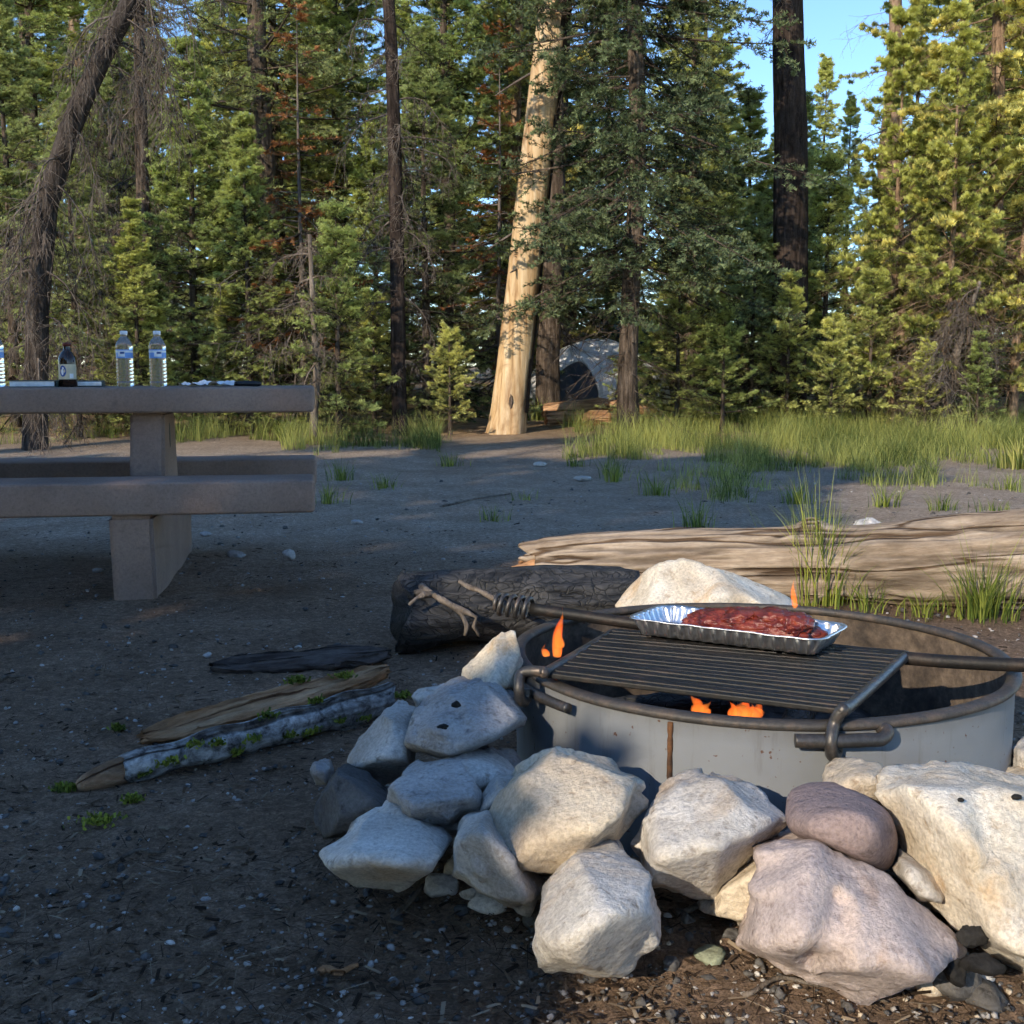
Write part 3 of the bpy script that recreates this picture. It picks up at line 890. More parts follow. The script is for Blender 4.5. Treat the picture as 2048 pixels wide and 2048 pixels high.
def ring_shell(name, prof, mat, sides=160):
    V, T = lathe(prof, sides)
    k = len(V)
    rad = np.hypot(V[:, 0], V[:, 1]); an = np.arctan2(V[:, 1], V[:, 0])
    w_ = 0.0025 * np.sin(an * 3 + 0.7) + 0.0015 * np.sin(an * 7)
    V[:, 0] += np.cos(an) * w_; V[:, 1] += np.sin(an) * w_
    return link(name, mesh_tris(name, V, T, smooth=True), mat, fr_o)


ring_shell('outer_wall', [(RR - .012, -.04), (RR - .012, RIM - .012)], MAT['ring_out'])
ring_shell('inner_wall', [(RR - .018, RIM - .012), (RR - .018, -.04)], MAT['ring_in'])
ring_shell('rim', [(RR - .0185, RIM - .014), (RR - .012, RIM - .014), (RR - .004, RIM - .010), (RR - .001, RIM - .004), (RR - .004, RIM + .001), (RR - .022, RIM + .003), (RR - .028, RIM - .003), (RR - .024, RIM - .012), (RR - .0185, RIM - .014)], MAT['rim'])


def on_ring(px, py, z, r=RR):
    """angle on the ring front under a pixel column"""
    best = None
    for k in range(720):
        an = PI + PI * k / 720
        q = Vector((RC.x + r * math.cos(an), RC.y + r * math.sin(an), z))
        zc = q.y * cp + (CAM_H - z) * sp
        x = CX + FPX * q.x / zc
        if best is None or abs(x - px) < best[0]: best = (abs(x - px), an)
    return best[1]


an = on_ring(711, 830, .15)
sx_, sy_ = (RR - .0105) * math.cos(an), (RR - .0105) * math.sin(an)
zs_ = np.linspace(-.03, RIM - .016, 40)
V, T = tube([(sx_, sy_, z) for z in zs_], [0.0045 + 0.002 * mn.noise(Vector((0, 0, z * 90))) for z in zs_], 8)
link('weld_seam', mesh_tris('weld_seam', V, T, smooth=True), MAT['seam'], fr_o)
for (an_, z_, r_) in ((on_ring(1024, 810, .15), .115, .006), (on_ring(848, 838, .15), .13, .005), (on_ring(840, 845, .15), .115, .006)):
    V, T = lathe([(0.0001, .002), (r_ * .7, .0016), (r_, 0), (r_ * 1.05, -.003)], 12)
    o = link('rust_spot', mesh_tris('rust_spot', V, T), MAT['seam'], fr_o)
    o.location = ((RR - .0125) * math.cos(an_), (RR - .0125) * math.sin(an_), z_)
    o.rotation_euler = Vector((math.cos(an_), math.sin(an_), 0)).to_track_quat('Z', 'Y').to_euler()

# hook rods welded to the outside
def rod_obj(name, pts, r, mat, parent=None, sides=12, sub=6, smooth=True):
    pts = [Vector(p_) for p_ in pts]
    dense = []
    n = len(pts)
    for k in range(n - 1):
        p0, p1, p2, p3 = pts[max(k - 1, 0)], pts[k], pts[k + 1], pts[min(k + 2, n - 1)]
        for s in range(sub):
            t = s / sub
            dense.append(0.5 * ((2 * p1) + (p2 - p0) * t + (2 * p0 - 5 * p1 + 4 * p2 - p3) * t * t + (-p0 + 3 * p1 - 3 * p2 + p3) * t ** 3))
    dense.append(pts[-1])
    V, T = tube([tuple(p_) for p_ in dense], r, sides)
    me = mesh_tris(name, V, T, smooth=smooth)
    return link(name, me, mat, parent)


def rel(v): return Vector(v) - Vector((RC.x, RC.y, 0))


def arc_rod(px0, px1, z0, z1, off, n=7):
    a0, a1 = on_ring(px0, 0, z0), on_ring(px1, 0, z1)
    return [((RR + off) * math.cos(a0 + (a1 - a0) * k / n), (RR + off) * math.sin(a0 + (a1 - a0) * k / n), z0 + (z1 - z0) * k / n) for k in range(n + 1)]


pr_ = arc_rod(846, 936, RIM - .022, RIM - .022, .012)
e = Vector(pr_[-1])
rod_obj('hinge_rod', pr_ + [e + Vector((.012, .010, .008)), e + Vector((.006, .024, .012))], .011, MAT['rod'], fr_o)
pl_ = arc_rod(562, 612, RIM - .022, RIM - .024, .012, 5)
rod_obj('hinge_rod', pl_, .009, MAT['rod'], fr_o)

# ash and fire
V, T = [], []
nr, ns = 18, 60
vv = []
for a_i in range(nr + 1):
    for s in range(ns):
        rr = (RR - .02) * a_i / nr
        th = 2 * PI * s / ns
        x, y_ = rr * math.cos(th), rr * math.sin(th)
        vv.append((x, y_, 0.055 + 0.03 * mn.fractal(Vector((x * 9, y_ * 9, 5)), 1, 2, 4)))
tt = []
for a_i in range(nr):
    for s in range(ns):
        s2 = (s + 1) % ns
        q = (a_i * ns + s, a_i * ns + s2, (a_i + 1) * ns + s2, (a_i + 1) * ns + s)
        tt += [(q[0], q[2], q[1]), (q[0], q[3], q[2])]
tag(link('ash_bed', mesh_tris('ash_bed', vv, tt, smooth=True), MAT['ash'], loc=(RC.x, RC.y, 0)), 'grey ash and cinders covering the bottom of the fire ring', 'ash', None, 'stuff')


def charred_stick(p0, p1, r, label, seed, mat='char', name='charred_stick', cat='firewood', group='burning wood in the fire ring'):
    p0, p1 = Vector(p0), Vector(p1)
    Ln = (p1 - p0).length
    k, s = 40, 18
    xs = np.linspace(0, Ln, k)
    R = np.zeros((k, s))
    for a_ in range(k):
        for b2 in range(s):
            th = 2 * PI * b2 / s
            R[a_, b2] = r * (1 + 0.18 * mn.fractal(Vector((xs[a_] * 14, math.cos(th) * 1.5 + seed, math.sin(th) * 1.5)), 1, 2, 4))
    R[0] *= 0.8; R[-1] *= 0.8
    V, T = tube([(x, 0, 0) for x in xs], R, s)
    o = link(name, mesh_tris(name, V, T, smooth=True), MAT[mat], loc=p0)
    o.rotation_euler = (p1 - p0).to_track_quat('X', 'Z').to_euler()
    if label: tag(o, label, cat, group)
    return o


charred_stick((.30, 2.02, .115), (.68, 2.10, .13), .035, 'charred log burning under the front of the grate', 1)
charred_stick((.10, 2.30, .12), (.46, 2.36, .14), .032, 'charred log smouldering at the left inside of the ring', 2)
charred_stick((.45, 1.92, .12), (.62, 2.4, .15), .03, 'charred log crossing the fire from front to back', 3)
charred_stick((.5, 1.95, .165), (.76, 2.0, .155), .018, 'thin white ashed stick beside the flames', 4, 'ash')

fire = empty('campfire', (RC.x, RC.y, .1), 0, 'low orange campfire flames under the black grate', 'fire')


def flame(px, py_base, py_tip, Y, wpx, seed, lean=0.0):
    b0 = P(px, py_base, Y); t0 = P(px + lean, py_tip, Y)
    Hh = (t0 - b0).length; wd = wpx / FPX * Y / 2
    k = 14
    pts, rad = [], []
    rng = np.random.default_rng(seed)
    ph = rng.uniform(0, 6, 2)
    for a_ in range(k):
        t = a_ / (k - 1)
        p_ = b0.lerp(t0, t) + Vector((wd * 0.5 * math.sin(t * 6 + ph[0]) * t, wd * 0.4 * math.sin(t * 5 + ph[1]) * t, 0))
        pts.append(tuple(p_ - Vector((RC.x, RC.y, .1))))
        rad.append(wd * max(0.03, (math.sin(PI * (0.18 + 0.82 * t) ** 0.8)) * (1 - 0.35 * t)))
    V, T = tube(pts, rad, 10)
    o = link('flame', mesh_tris('flame', V, T, smooth=True), MAT['flame'], fire)
    return o


flame(594, 700, 646, 2.22, 13, 1, 4)
flame(583, 700, 687, 2.18, 10, 2, -4)
flame(588, 728, 716, 2.05, 9, 3, 3)
flame(744, 760, 741, 2.0, 17, 4, -3)
flame(781, 764, 748, 1.98, 12, 5)
flame(790, 766, 744, 1.95, 22, 15, 2)
flame(806, 766, 747, 1.99, 24, 16, -2)
flame(752, 761, 748, 1.99, 14, 18, 3)
flame(598, 690, 668, 2.24, 12, 19, -3)
flame(797, 766, 750, 1.96, 16, 6, 3)
flame(848, 650, 612, 2.66, 7, 8, -3)
V, T = ICO[3]
for (x, y_, z, s) in ((.05, -.22, .02, .05), (-.10, -.2, .02, .04), (-.35, .02, .03, .045)):
    W = V * np.array([s * 1.5, s, s * .5]) + np.array([x, y_, z])
    link('ember', mesh_tris('ember', W, T, smooth=True), MAT['ember'], fire)

# ------------------------------------------------------------------ cooking grate
GZ = RIM + .018
fl_, frr, br_, bl_ = G(583, 719, GZ), G(902, 759, GZ), G(966, 697, GZ), G(652, 674, GZ)
gr = empty('cooking_grate', (RC.x, RC.y, GZ), 0, 'black iron cooking grate of flat bars lying across the fire ring', 'grate')
g0 = Vector((RC.x, RC.y, GZ))


def bar(p0, p1, hw, hh, name, mat, parent, sag=0.0):
    p0, p1 = Vector(p0), Vector(p1)
    d = (p1 - p0); ln = d.length
    me = box_mesh(name, ln, hw * 2, hh * 2, min(hw, hh) * .5, 2)
    for m_ in [mat]: me.materials.append(m_)
    o = link(name, me, None, parent)
    o.location = (p0 + p1) / 2
    o.rotation_euler = d.to_track_quat('X', 'Z').to_euler()
    return o


nb_ = 17
for k in range(nb_):
    t = k / (nb_ - 1)
    a_ = fl_.lerp(bl_, t) - g0; b2 = frr.lerp(br_, t) - g0
    bar(a_ + Vector((0, 0, .001 * math.sin(k * 2.1))), b2 + Vector((0, 0, .001 * math.cos(k * 1.3))), .0098 if k else .008, .005, 'grate_bar', MAT['grate'], gr)


def side(p_hook, p0, p1, curl_r, sgn):
    """side bar that curls down over the rim at its front end"""
    d = (p0 - p1).normalized()
    pts = [p1 + Vector((0, 0, -.004)), p1.lerp(p0, .5) + Vector((0, 0, -.001)), p0 + Vector((0, 0, .004))]
    q = p0 + d * .02 + Vector((0, 0, .010))
    return pts + [q, p_hook + Vector((0, 0, .012)) + d * .004, p_hook + d * .020 + Vector((0, 0, -.012)), p_hook + d * .010 + Vector((0, 0, -.036)), p_hook - d * .012 + Vector((0, 0, -.040)), p_hook - d * .016 + Vector((0, 0, -.022))]


hk_r = P(890, 779, 1.755); hk_l = P(558, 724, 1.99)
rod_obj('side_bar', [p_ - g0 for p_ in side(hk_r, frr, br_, .02, 1)], .010, MAT['rod'], gr)
rod_obj('side_bar', [p_ - g0 for p_ in side(hk_l, fl_, bl_, .02, -1)], .0095, MAT['rod'], gr)
# long handle rod along the back edge with coiled end
ha = P(566, 649, 2.44); hb = P(700, 668, 2.36); hc = P(966, 702, 2.13); hd_ = P(1180, 712, 1.93)
rod_obj('handle_rod', [ha - g0, hb - g0, hc - g0, hd_ - g0], .0125, MAT['grate'], gr)
ax = (ha - hb).normalized()
c_pts = []
u_ = ax.cross(Vector((0, 0, 1))).normalized(); v_ = u_.cross(ax)
tot = 5.2
for k in range(110):
    t = k / 109
    a_ = t * tot * 2 * PI
    rr = .021 if t < 0.8 else .021 * (1 - (t - .8) / .2 * .8)
    c_pts.append(ha - g0 + ax * (0.0 + .075 * min(t / .8, 1.0)) + (u_ * math.cos(a_) + v_ * math.sin(a_)) * rr)
V, T = tube([tuple(p_) for p_ in c_pts], .0052, 8)
link('coil_handle', mesh_tris('coil_handle', V, T, smooth=True), MAT['rod'], gr)

# ------------------------------------------------------------------ foil pan with meat
pz = GZ + .008 + .034
PL, PN = G(664, 661, pz), G(878, 686, pz)
ex = (PN - PL); ex.z = 0
plen = ex.length
ang = math.atan2(ex.y, ex.x)
pw = 0.2
ey = Vector((-math.sin(ang), math.cos(ang), 0))
pc = (PL + PN) / 2 + ey * pw / 2
pan_top = pz
pan_bot = GZ + .008
pan = empty('foil_pan', (pc.x, pc.y, pan_bot), ang, 'shiny ribbed aluminium foil pan holding red meat on the grate', 'pan')
pan.rotation_euler = (math.radians(-2.0), 0, ang)
ph_ = .034


def rrect(lx, ly, r, n=16):
    """rounded rectangle loop with dense points and outward normals"""
    pts = []
    segs = []
    hx, hy = lx / 2 - r, ly / 2 - r
    def arc(cx0, cy0, a0):
        for k in range(n):
            a_ = a0 + PI / 2 * k / n
            pts.append((cx0 + r * math.cos(a_), cy0 + r * math.sin(a_), math.cos(a_), math.sin(a_)))
    def line(p0, p1, nx, ny, m_):
        for k in range(m_):
            t = k / m_
            pts.append((p0[0] + (p1[0] - p0[0]) * t, p0[1] + (p1[1] - p0[1]) * t, nx, ny))
    arc(hx, hy, 0); line((hx, hy + r), (-hx, hy + r), 0, 1, 90)
    arc(-hx, hy, PI / 2); line((-hx - r, hy), (-hx - r, -hy), -1, 0, 50)
    arc(-hx, -hy, PI); line((-hx, -hy - r), (hx, -hy - r), 0, -1, 90)
    arc(hx, -hy, 1.5 * PI); line((hx + r, -hy), (hx + r, hy), 1, 0, 50)
    return pts


levels = [(-.022, 0.0, .4), (-.016, .001, 1), (-.013, .008, 1), (-.006, ph_ * .5, 1), (-.001, ph_ * .85, 1), (0, ph_ * .95, .4), (.001, ph_, 0), (.009, ph_ + .0015, 0), (.010, ph_ - .002, 0), (.007, ph_ - .001, 0), (0, ph_ - .003, 0)]
base = rrect(plen - .02, pw - .02, .03)
vv = []
per = 0.0
ss = [0]
for k in range(len(base)):
    p0, p1 = base[k], base[(k + 1) % len(base)]
    per += math.hypot(p1[0] - p0[0], p1[1] - p0[1]); ss.append(per)
for off, z, rib in levels:
    for k, (x, y_, nx, ny) in enumerate(base):
        q = math.sin(ss[k] / per * 2 * PI * 46)
        d = off + rib * .0028 * (1 if q > 0.1 else -1) * min(1, abs(q) * 2.2)
        cr_ = .0012 * mn.noise(Vector((x * 40, y_ * 40, z * 60)))
        vv.append((x + nx * (d + cr_), y_ + ny * (d + cr_), z + .0015 * mn.noise(Vector((x * 25, y_ * 25, 9))) * (z > .02)))
nbp = len(base); tt = []
for a_ in range(len(levels) - 1):
    for k in range(nbp):
        k2 = (k + 1) % nbp
        q = (a_ * nbp + k, a_ * nbp + k2, (a_ + 1) * nbp + k2, (a_ + 1) * nbp + k)
        tt += [(q[0], q[1], q[2]), (q[0], q[2], q[3])]
vv.append((0, 0, 0.001)); cidx = len(vv) - 1
for k in range(nbp): tt.append((cidx, (k + 1) % nbp, k))
link('pan_shell', mesh_tris('pan_shell', vv, tt, smooth=True), MAT['foil'], pan)
# meat: three lumps in the pan
def blob(name, cx0, cy0, cz0, sx, sy, sz, seed, loc_root, mat):
    D, T = ICO[5]
    W = np.empty_like(D)
    for k, v in enumerate(D):
        q = Vector(v)
        a_ = 1 + .22 * mn.fractal(q * 1.6 + Vector((seed, 0, 0)), 1, 2, 3) + .05 * mn.fractal(q * 7 + Vector((seed, 3, 0)), .8, 2, 3)
        W[k] = (v[0] * sx * a_, v[1] * sy * a_, v[2] * sz * a_)
    me = mesh_tris(name, W, T, smooth=True)
    o = link(name, me, mat)
    Rm = Matrix.Rotation(ang, 4, 'Z')
    o.location = Vector(loc_root) + (Rm @ Vector((cx0, cy0, cz0)))
    o.rotation_euler = (0, 0, ang)
    return o


mb = blob('meat', .025, .006, ph_ * .72, .128, .060, .030, 4, (pc.x, pc.y, pan_bot), MAT['meat'])
tag(mb, 'rack of dark red glazed ribs lying in the foil pan', 'meat')
for (x_, y2_, z_, sx2, sy2, sz2, sd2) in ((-.07, .0, .010, .05, .05, .018, 11), (-.01, -.006, .020, .045, .05, .017, 12), (.045, .0, .020, .05, .05, .02, 13), (.092, -.008, .016, .035, .045, .022, 14)):
    o = blob('rib_lump', 0, 0, 0, sx2, sy2, sz2, sd2, (0, 0, 0), MAT['meat'])
    o.parent = mb; o.location = (x_, y2_, z_); o.rotation_euler = (0, 0, 0)

# ------------------------------------------------------------------ logs
def big_log(name, p0, p1, r_of, label, cat, mat, seed, rings=170, sides=72, groove=.07, knots=(), endj=0.06, flat=1.0, group=None, bend=0.0, smooth=True, crack=True, vary=.07):
    p0, p1 = Vector(p0), Vector(p1)
    Ln = (p1 - p0).length
    CK = np.zeros((rings, sides))
    xs = np.linspace(0, Ln, rings)
    th = np.arange(sides) * 2 * PI / sides
    R = np.zeros((rings, sides))
    for a_ in range(rings):
        x = xs[a_]
        for b2 in range(sides):
            ct, st = math.cos(th[b2]), math.sin(th[b2])
            r = r_of(x / Ln)
            g = mn.ridged_multi_fractal(Vector((x * .7, ct * 3.6 + seed, st * 3.6)), .9, 2.2, 5, .9, 2.0) - 1
            if crack: cn = mn.noise(Vector((x * 1.1, ct * 2.6 + seed * 2, st * 2.6))) + .35 * mn.noise(Vector((x * 2.5, ct * 7, st * 7 + seed))); ck = math.exp(-(cn / .075) ** 2); CK[a_, b2] = ck; r *= 1 - .07 * ck
            r *= 1 + groove * g + vary * mn.fractal(Vector((x * 2.2, ct * .9, st * .9 + seed)), 1, 2, 3)
            for (kx, kth, kr, kh) in knots:
                dd = math.hypot(x - kx, (((th[b2] - kth + PI) % (2 * PI)) - PI) * r)
                r += kh * math.exp(-(dd / kr) ** 2)
            R[a_, b2] = r
    pts = np.stack([xs, bend * np.sin(xs / Ln * PI) * Ln, 0 * xs], 1)
    V, T = tube(pts, R, sides)
    # ragged ends
    Vr = V[:rings * sides].reshape(rings, sides, 3)
    for a_, sg in ((0, 1), (1, 1), (2, 1), (rings - 1, -1), (rings - 2, -1), (rings - 3, -1)):
        for b2 in range(sides):
            Vr[a_, b2, 0] += sg * endj * (mn.noise(Vector((math.cos(th[b2]) * 1.1, math.sin(th[b2]) * 1.1, seed + (a_ > 9)))) + .1) * (1 - .25 * min(a_, rings - 1 - a_))
    V[-2, 0] += endj * .7; V[-1, 0] -= endj * .7
    V[:, 2] *= flat
    o = link(name, mesh_tris(name, V, T, np.concatenate([CK.ravel(), [0, 0]]), smooth=smooth), MAT[mat], loc=p0)
    o.rotation_euler = (p1 - p0).to_track_quat('X', 'Z').to_euler()
    if label: tag(o, label, cat, group)
    return o


lgA, lgB = P(566, 616, 4.22), P(1215, 600, 3.98)
lgA.z = .105; lgB.z = .18
wlog = big_log('weathered_log', lgA, lgB, lambda t: (.108 + .062 * min(1, t * 1.25) + .010 * math.sin(t * 9)) * (.86 + .14 * min(1, t / .03) ** .6),
        'long weathered bare log lying behind the fire ring', 'log', 'log_wood', 4.2, 260, 110, .06,
        ((.86, 1.57, .07, .05), (.95, 3.6, .06, .05), (.35, 2.6, .06, .03), (1.0, 4.6, .05, .035), (.98, 0.9, .06, .03), (1.7, 2.6, .06, .03)), .09, vary=.11)

# splintered left end
for k, (y_, z_, ln, r_) in enumerate([(-.05, -.03, .15, .030), (-.065, .015, .10, .022), (-.02, -.06, .12, .026), (.0, .02, .07, .03), (-.05, .045, .06, .02), (.03, -.03, .10, .025)]):
    n_ = 14
    ln *= .62
    xs_ = np.linspace(.10, -ln, n_)
    V, T = tube([(x, y_ * (1 + .15 * (x < 0)) + .006 * mn.noise(Vector((x * 30, k, 0))), z_ + .008 * mn.noise(Vector((x * 25, k, 4)))) for x in xs_], [[r_ * (1 - .8 * max(0, -x) / ln) * (1 + .35 * mn.noise(Vector((q * 1.3, x * 20, k)))) for q in range(10)] for x in xs_], 10)
    link('splinter', mesh_tris('splinter', V, T, smooth=True), MAT['split_wood' if k % 2 else 'log_wood'], wlog)
# burnt log, left behind the ring
bA, bB = GX(424, 3.40), GX(668, 3.59)
bA.z = .115; bB.z = .11
bl = big_log('burnt_log', bA, bB, lambda t: .125 - .02 * t, 'thick burnt black log with blunt end behind the ring at left', 'log', 'char', 8.1, 110, 56, .10, ((.35, 1.6, .06, .02), (.5, 2.6, .08, -.03)), .07, 1.0, crack=False, vary=.22)
# pale dead roots on it
rt = empty('dead_root', P(462, 622, 3.34), 0, 'pale forked dead root draped over the burnt log', 'root')
rl = rt.location.copy()
def root_piece(pp, r):
    pts = [P(x, y_, Y) - rl for x, y_, Y in pp]
    V_, T_ = tube([tuple(q) for q in pts], np.linspace(r, r * .45, len(pts)) * (1 + .25 * np.sin(np.arange(len(pts)) * 2.3)), 8)
    link('root_branch', mesh_tris('root_branch', V_, T_, smooth=True), MAT['dead_wood'], rt)
root_piece([(448, 624, 3.37), (454, 630, 3.32), (462, 634, 3.29), (472, 640, 3.25), (482, 646, 3.25), (492, 655, 3.25), (498, 667, 3.25), (496, 678, 3.25)], .012)
root_piece([(482, 646, 3.25), (496, 652, 3.25), (508, 658, 3.25), (505, 668, 3.25), (511, 678, 3.25)], .009)
root_piece([(462, 634, 3.29), (452, 634, 3.28), (444, 638, 3.26), (436, 645, 3.25)], .010)
root_piece([(454, 630, 3.32), (446, 632, 3.32), (438, 632, 3.33)], .012)
st_ = empty('dry_stick', P(508, 628, 3.30), 0, 'thin dry stick poking up behind the coil handle', 'stick')
pts = [P(490, 620, 3.34) , P(500, 626, 3.31), P(512, 630, 3.30), P(524, 637, 3.26), P(535, 643, 3.22)]
V, T = tube([tuple(q - st_.location) for q in pts], [.006, .008, .008, .009, .009], 8)
link('stick_shaft', mesh_tris('stick_shaft', V, T, smooth=True), MAT['dead_wood'], st_)

# lichen covered log on the dirt
gA, gB = G(128, 828), G(415, 757)
gA.z = ground_z(gA.x, gA.y) + .03; gB.z = ground_z(gB.x, gB.y) + .034
lch = big_log('lichen_log', gA, gB, lambda t: .030 + .012 * t + .004 * math.sin(t * 25), 'pale lichen covered branch log lying on the dirt with a rusty brown broken end', 'log', 'lichen_bark', 3.3, 120, 36, .08, ((.3, 1.5, .02, .012), (.55, 1.2, .02, .012)), .02, bend=.01)
# its bare broken end, a part (local x axis along the log)
Ln_ = (gB - gA).length
V, T = tube([(-.085, .012, -.012), (-.07, .010, -.010), (-.045, .006, -.006), (-.02, .002, -.002), (.012, 0, 0)], [.008, .018, .024, .027, .029], 14)
link('broken_end', mesh_tris('broken_end', V, T, smooth=True), MAT['end_wood'], lch)
LRNG = np.random.default_rng(5)


def moss_mesh(n, spread, hgt, seed):
    r_ = np.random.default_rng(seed)
    A_ = Acc()
    c = r_.normal(size=(n, 3)) * np.array([spread, spread * .7, 0])
    c[:, 2] = np.abs(r_.normal(size=n)) * hgt
    d = r_.normal(size=(n, 3)); d[:, 2] = np.abs(d[:, 2]) + .3; d /= np.linalg.norm(d, axis=1)[:, None]
    s = np.cross(d, r_.normal(size=(n, 3))); s /= np.linalg.norm(s, axis=1)[:, None]
    ln = r_.uniform(.006, .013, n)[:, None]
    V_ = np.stack([c - s * .002, c + s * .002, c + d * ln + s * .003, c + d * ln - s * .003], 1)
    T_ = (np.arange(n)[:, None, None] * 4 + np.array([[0, 1, 2], [0, 2, 3]])[None]).reshape(-1, 3)
    A_.add(V_.reshape(-1, 3), T_, np.repeat(r_.uniform(0, 1, n), 4))
    return A_.mesh('lichen_tuft')


for k, (t, yy_, zz_) in enumerate([(.05, -.03, -.012), (.13, -.035, .0), (.30, -.03, .01), (.42, -.03, .0), (.55, -.035, -.015), (.63, -.035, -.02), (.75, -.035, -.012), (.50, -.01, .035), (.70, .0, .037), (.22, -.03, .02), (.36, -.036, -.02), (.85, -.035, -.02)]):
    o = link('lichen_tuft', moss_mesh(40 + 14 * (k % 3), .008 + .005 * (k % 2), .005, 60 + k), MAT['moss'], lch)
    o.location = (t * Ln_, yy_, zz_)
for k, (px, py, sp_, lb) in enumerate([(103, 872, .022, 'largest scrap of lime green lichen on the dirt'), (68, 836, .015, 'lime green lichen scrap left of the broken log end'), (141, 849, .01, 'tiny lime green lichen scrap in front of the broken log end'), (428, 743, .018, 'lime green lichen clump between log and pale rock'), (366, 748, .014, 'lime green lichen clump on top of the lichen log'), (315, 752, .014, 'lime green lichen clump behind the lichen log'), (125, 772, .008, 'tiny green lichen fleck left of the split plank')]):
    g = G(px, py); g.z = ground_z(g.x, g.y) + .004
    if k in (4, 5): g.z += .06; g.y += .02
    o = link('lichen_scrap', moss_mesh(120, sp_ * .8, .005, 80 + k), MAT['moss'], loc=g)
    tag(o, lb, 'lichen', 'lime green lichen scraps')


# split plank and bark slab
def plank(name, pA, pB, w0, th_, label, cat, mat, seed, tilt=.2):
    pA, pB = Vector(pA), Vector(pB)
    Ln = (pB - pA).length
    k, s = 110, 40
    xs = np.linspace(0, Ln, k)
    vv = []
    for a_ in range(k):
        t = a_ / (k - 1)
        tp = min(1, .25 + t * 5) * min(1, .3 + (1 - t) * 6)
        for b2 in range(s):
            th = 2 * PI * b2 / s
            x = xs[a_] + (.03 * mn.noise(Vector((0, b2 * .6, seed))) if a_ in (0, k - 1) else 0)
            sgnc = lambda q, e_: math.copysign(abs(q) ** e_, q)
            y_ = sgnc(math.cos(th), .7) * w0 * tp * (1 + .40 * mn.fractal(Vector((x * 7, math.cos(th) * 2, seed)), .8, 2, 5))
            z_ = sgnc(math.sin(th), .7) * th_ * (1 + .9 * mn.fractal(Vector((x * 5, math.cos(th) * 5, seed + 7)), .8, 2, 5))
            vv.append((x, y_ * math.cos(tilt) - z_ * math.sin(tilt), y_ * math.sin(tilt) + z_ * math.cos(tilt)))
    tt = []
    for a_ in range(k - 1):
        for b2 in range(s):
            b3 = (b2 + 1) % s
            q = (a_ * s + b2, a_ * s + b3, (a_ + 1) * s + b3, (a_ + 1) * s + b2)
            tt += [(q[0], q[2], q[1]), (q[0], q[3], q[2])]
    n = len(vv)
    vv += [(xs[0] + .01, 0, 0), (xs[-1] - .01, 0, 0)]
    for b2 in range(s):
        b3 = (b2 + 1) % s
        tt += [(n, b2, b3), (n + 1, (k - 1) * s + b3, (k - 1) * s + b2)]
    o = link(name, mesh_tris(name, vv, tt, smooth=True), MAT[mat], loc=pA)
    o.rotation_euler = (pB - pA).to_track_quat('X', 'Z').to_euler()
    return tag(o, label, cat)


a_, b2 = G(152, 788), G(412, 733)
a_.z = ground_z(a_.x, a_.y) + .022; b2.z = ground_z(b2.x, b2.y) + .05
plank('split_plank', a_, b2, .036, .016, 'long brown splintered wood plank beside the lichen log', 'wood', 'split_wood', 2.0, .45)
a_, b2 = G(226, 712), G(415, 706)
a_.z = ground_z(a_.x, a_.y) + .012; b2.z = ground_z(b2.x, b2.y) + .03
plank('bark_slab', a_, b2, .05, .012, 'dark curled bark slab on the dirt near the burnt log', 'bark', 'bark_slab', 5.0, .25)

# twigs lying about
def ground_twig(p, q, r, label, mat='dead_wood'):
    a_, b2 = G(*p), G(*q)
    a_.z = ground_z(a_.x, a_.y) + r; b2.z = ground_z(b2.x, b2.y) + r
    pts = [tuple(a_.lerp(b2, t) + Vector((0, .012 * math.sin(t * 7 + p[0]), .006 * math.sin(t * 3)))) for t in np.linspace(0, 1, 9)]
    V_, T_ = tube([tuple(Vector(q_) - a_) for q_ in pts], np.linspace(r, r * .6, 9), 7)
    tag(link('fallen_twig', mesh_tris('fallen_twig', V_, T_, smooth=True), MAT[mat], loc=a_), label, 'twig', 'fallen twigs on the dirt')


ground_twig((418, 985), (478, 948), .005, 'thin curved twig below the low white rock')
ground_twig((720, 1003), (788, 997), .005, 'dark twig lying behind the flat greenish stone')
ground_twig((790, 1075), (880, 1068), .004, 'flat brown twig left of the grey white stone')
ground_twig((0, 721), (25, 718), .006, 'short dark twig left of the bark slab')
ground_twig((340, 1048), (380, 1043), .006, 'pale chip of wood on the open dark dirt', 'split_wood')
ground_twig((118, 914), (178, 902), .004, 'thin grey twig under the lichen scraps')
ground_twig((8, 955), (14, 934), .003, 'thin pale forked twig on the dark dirt')
ground_twig((470, 540), (545, 525), .008, 'weathered stick lying on the far clearing')

# ------------------------------------------------------------------ picnic table
TA = math.radians(9)
tb = empty('picnic_table', (0, 0, 0), 0, 'brown cast concrete picnic table with two attached benches', 'picnic table')
t_o = P(335, 512, 4.17); t_o.z = 0
tb.location = t_o
tb.rotation_euler = (0, 0, TA)
# local: +x to the right end, y away from the camera; right bench end at x=0
LEN = 2.45


def slab(name, x0, x1, y0, y1, z0, z1, bev, parent, mat=None):
    me = box_mesh(name, x1 - x0, y1 - y0, z1 - z0, bev, 3)
    me.materials.append(mat or MAT['concrete'])
    for p_ in me.polygons: p_.use_smooth = True
    try: me.set_sharp_from_angle(angle=math.radians(25))
    except Exception: pass
    o = link(name, me, None, parent)
    o.location = ((x0 + x1) / 2, (y0 + y1) / 2, (z0 + z1) / 2)
    return o


def top_z(py, Y): return P(0, py, Y).z


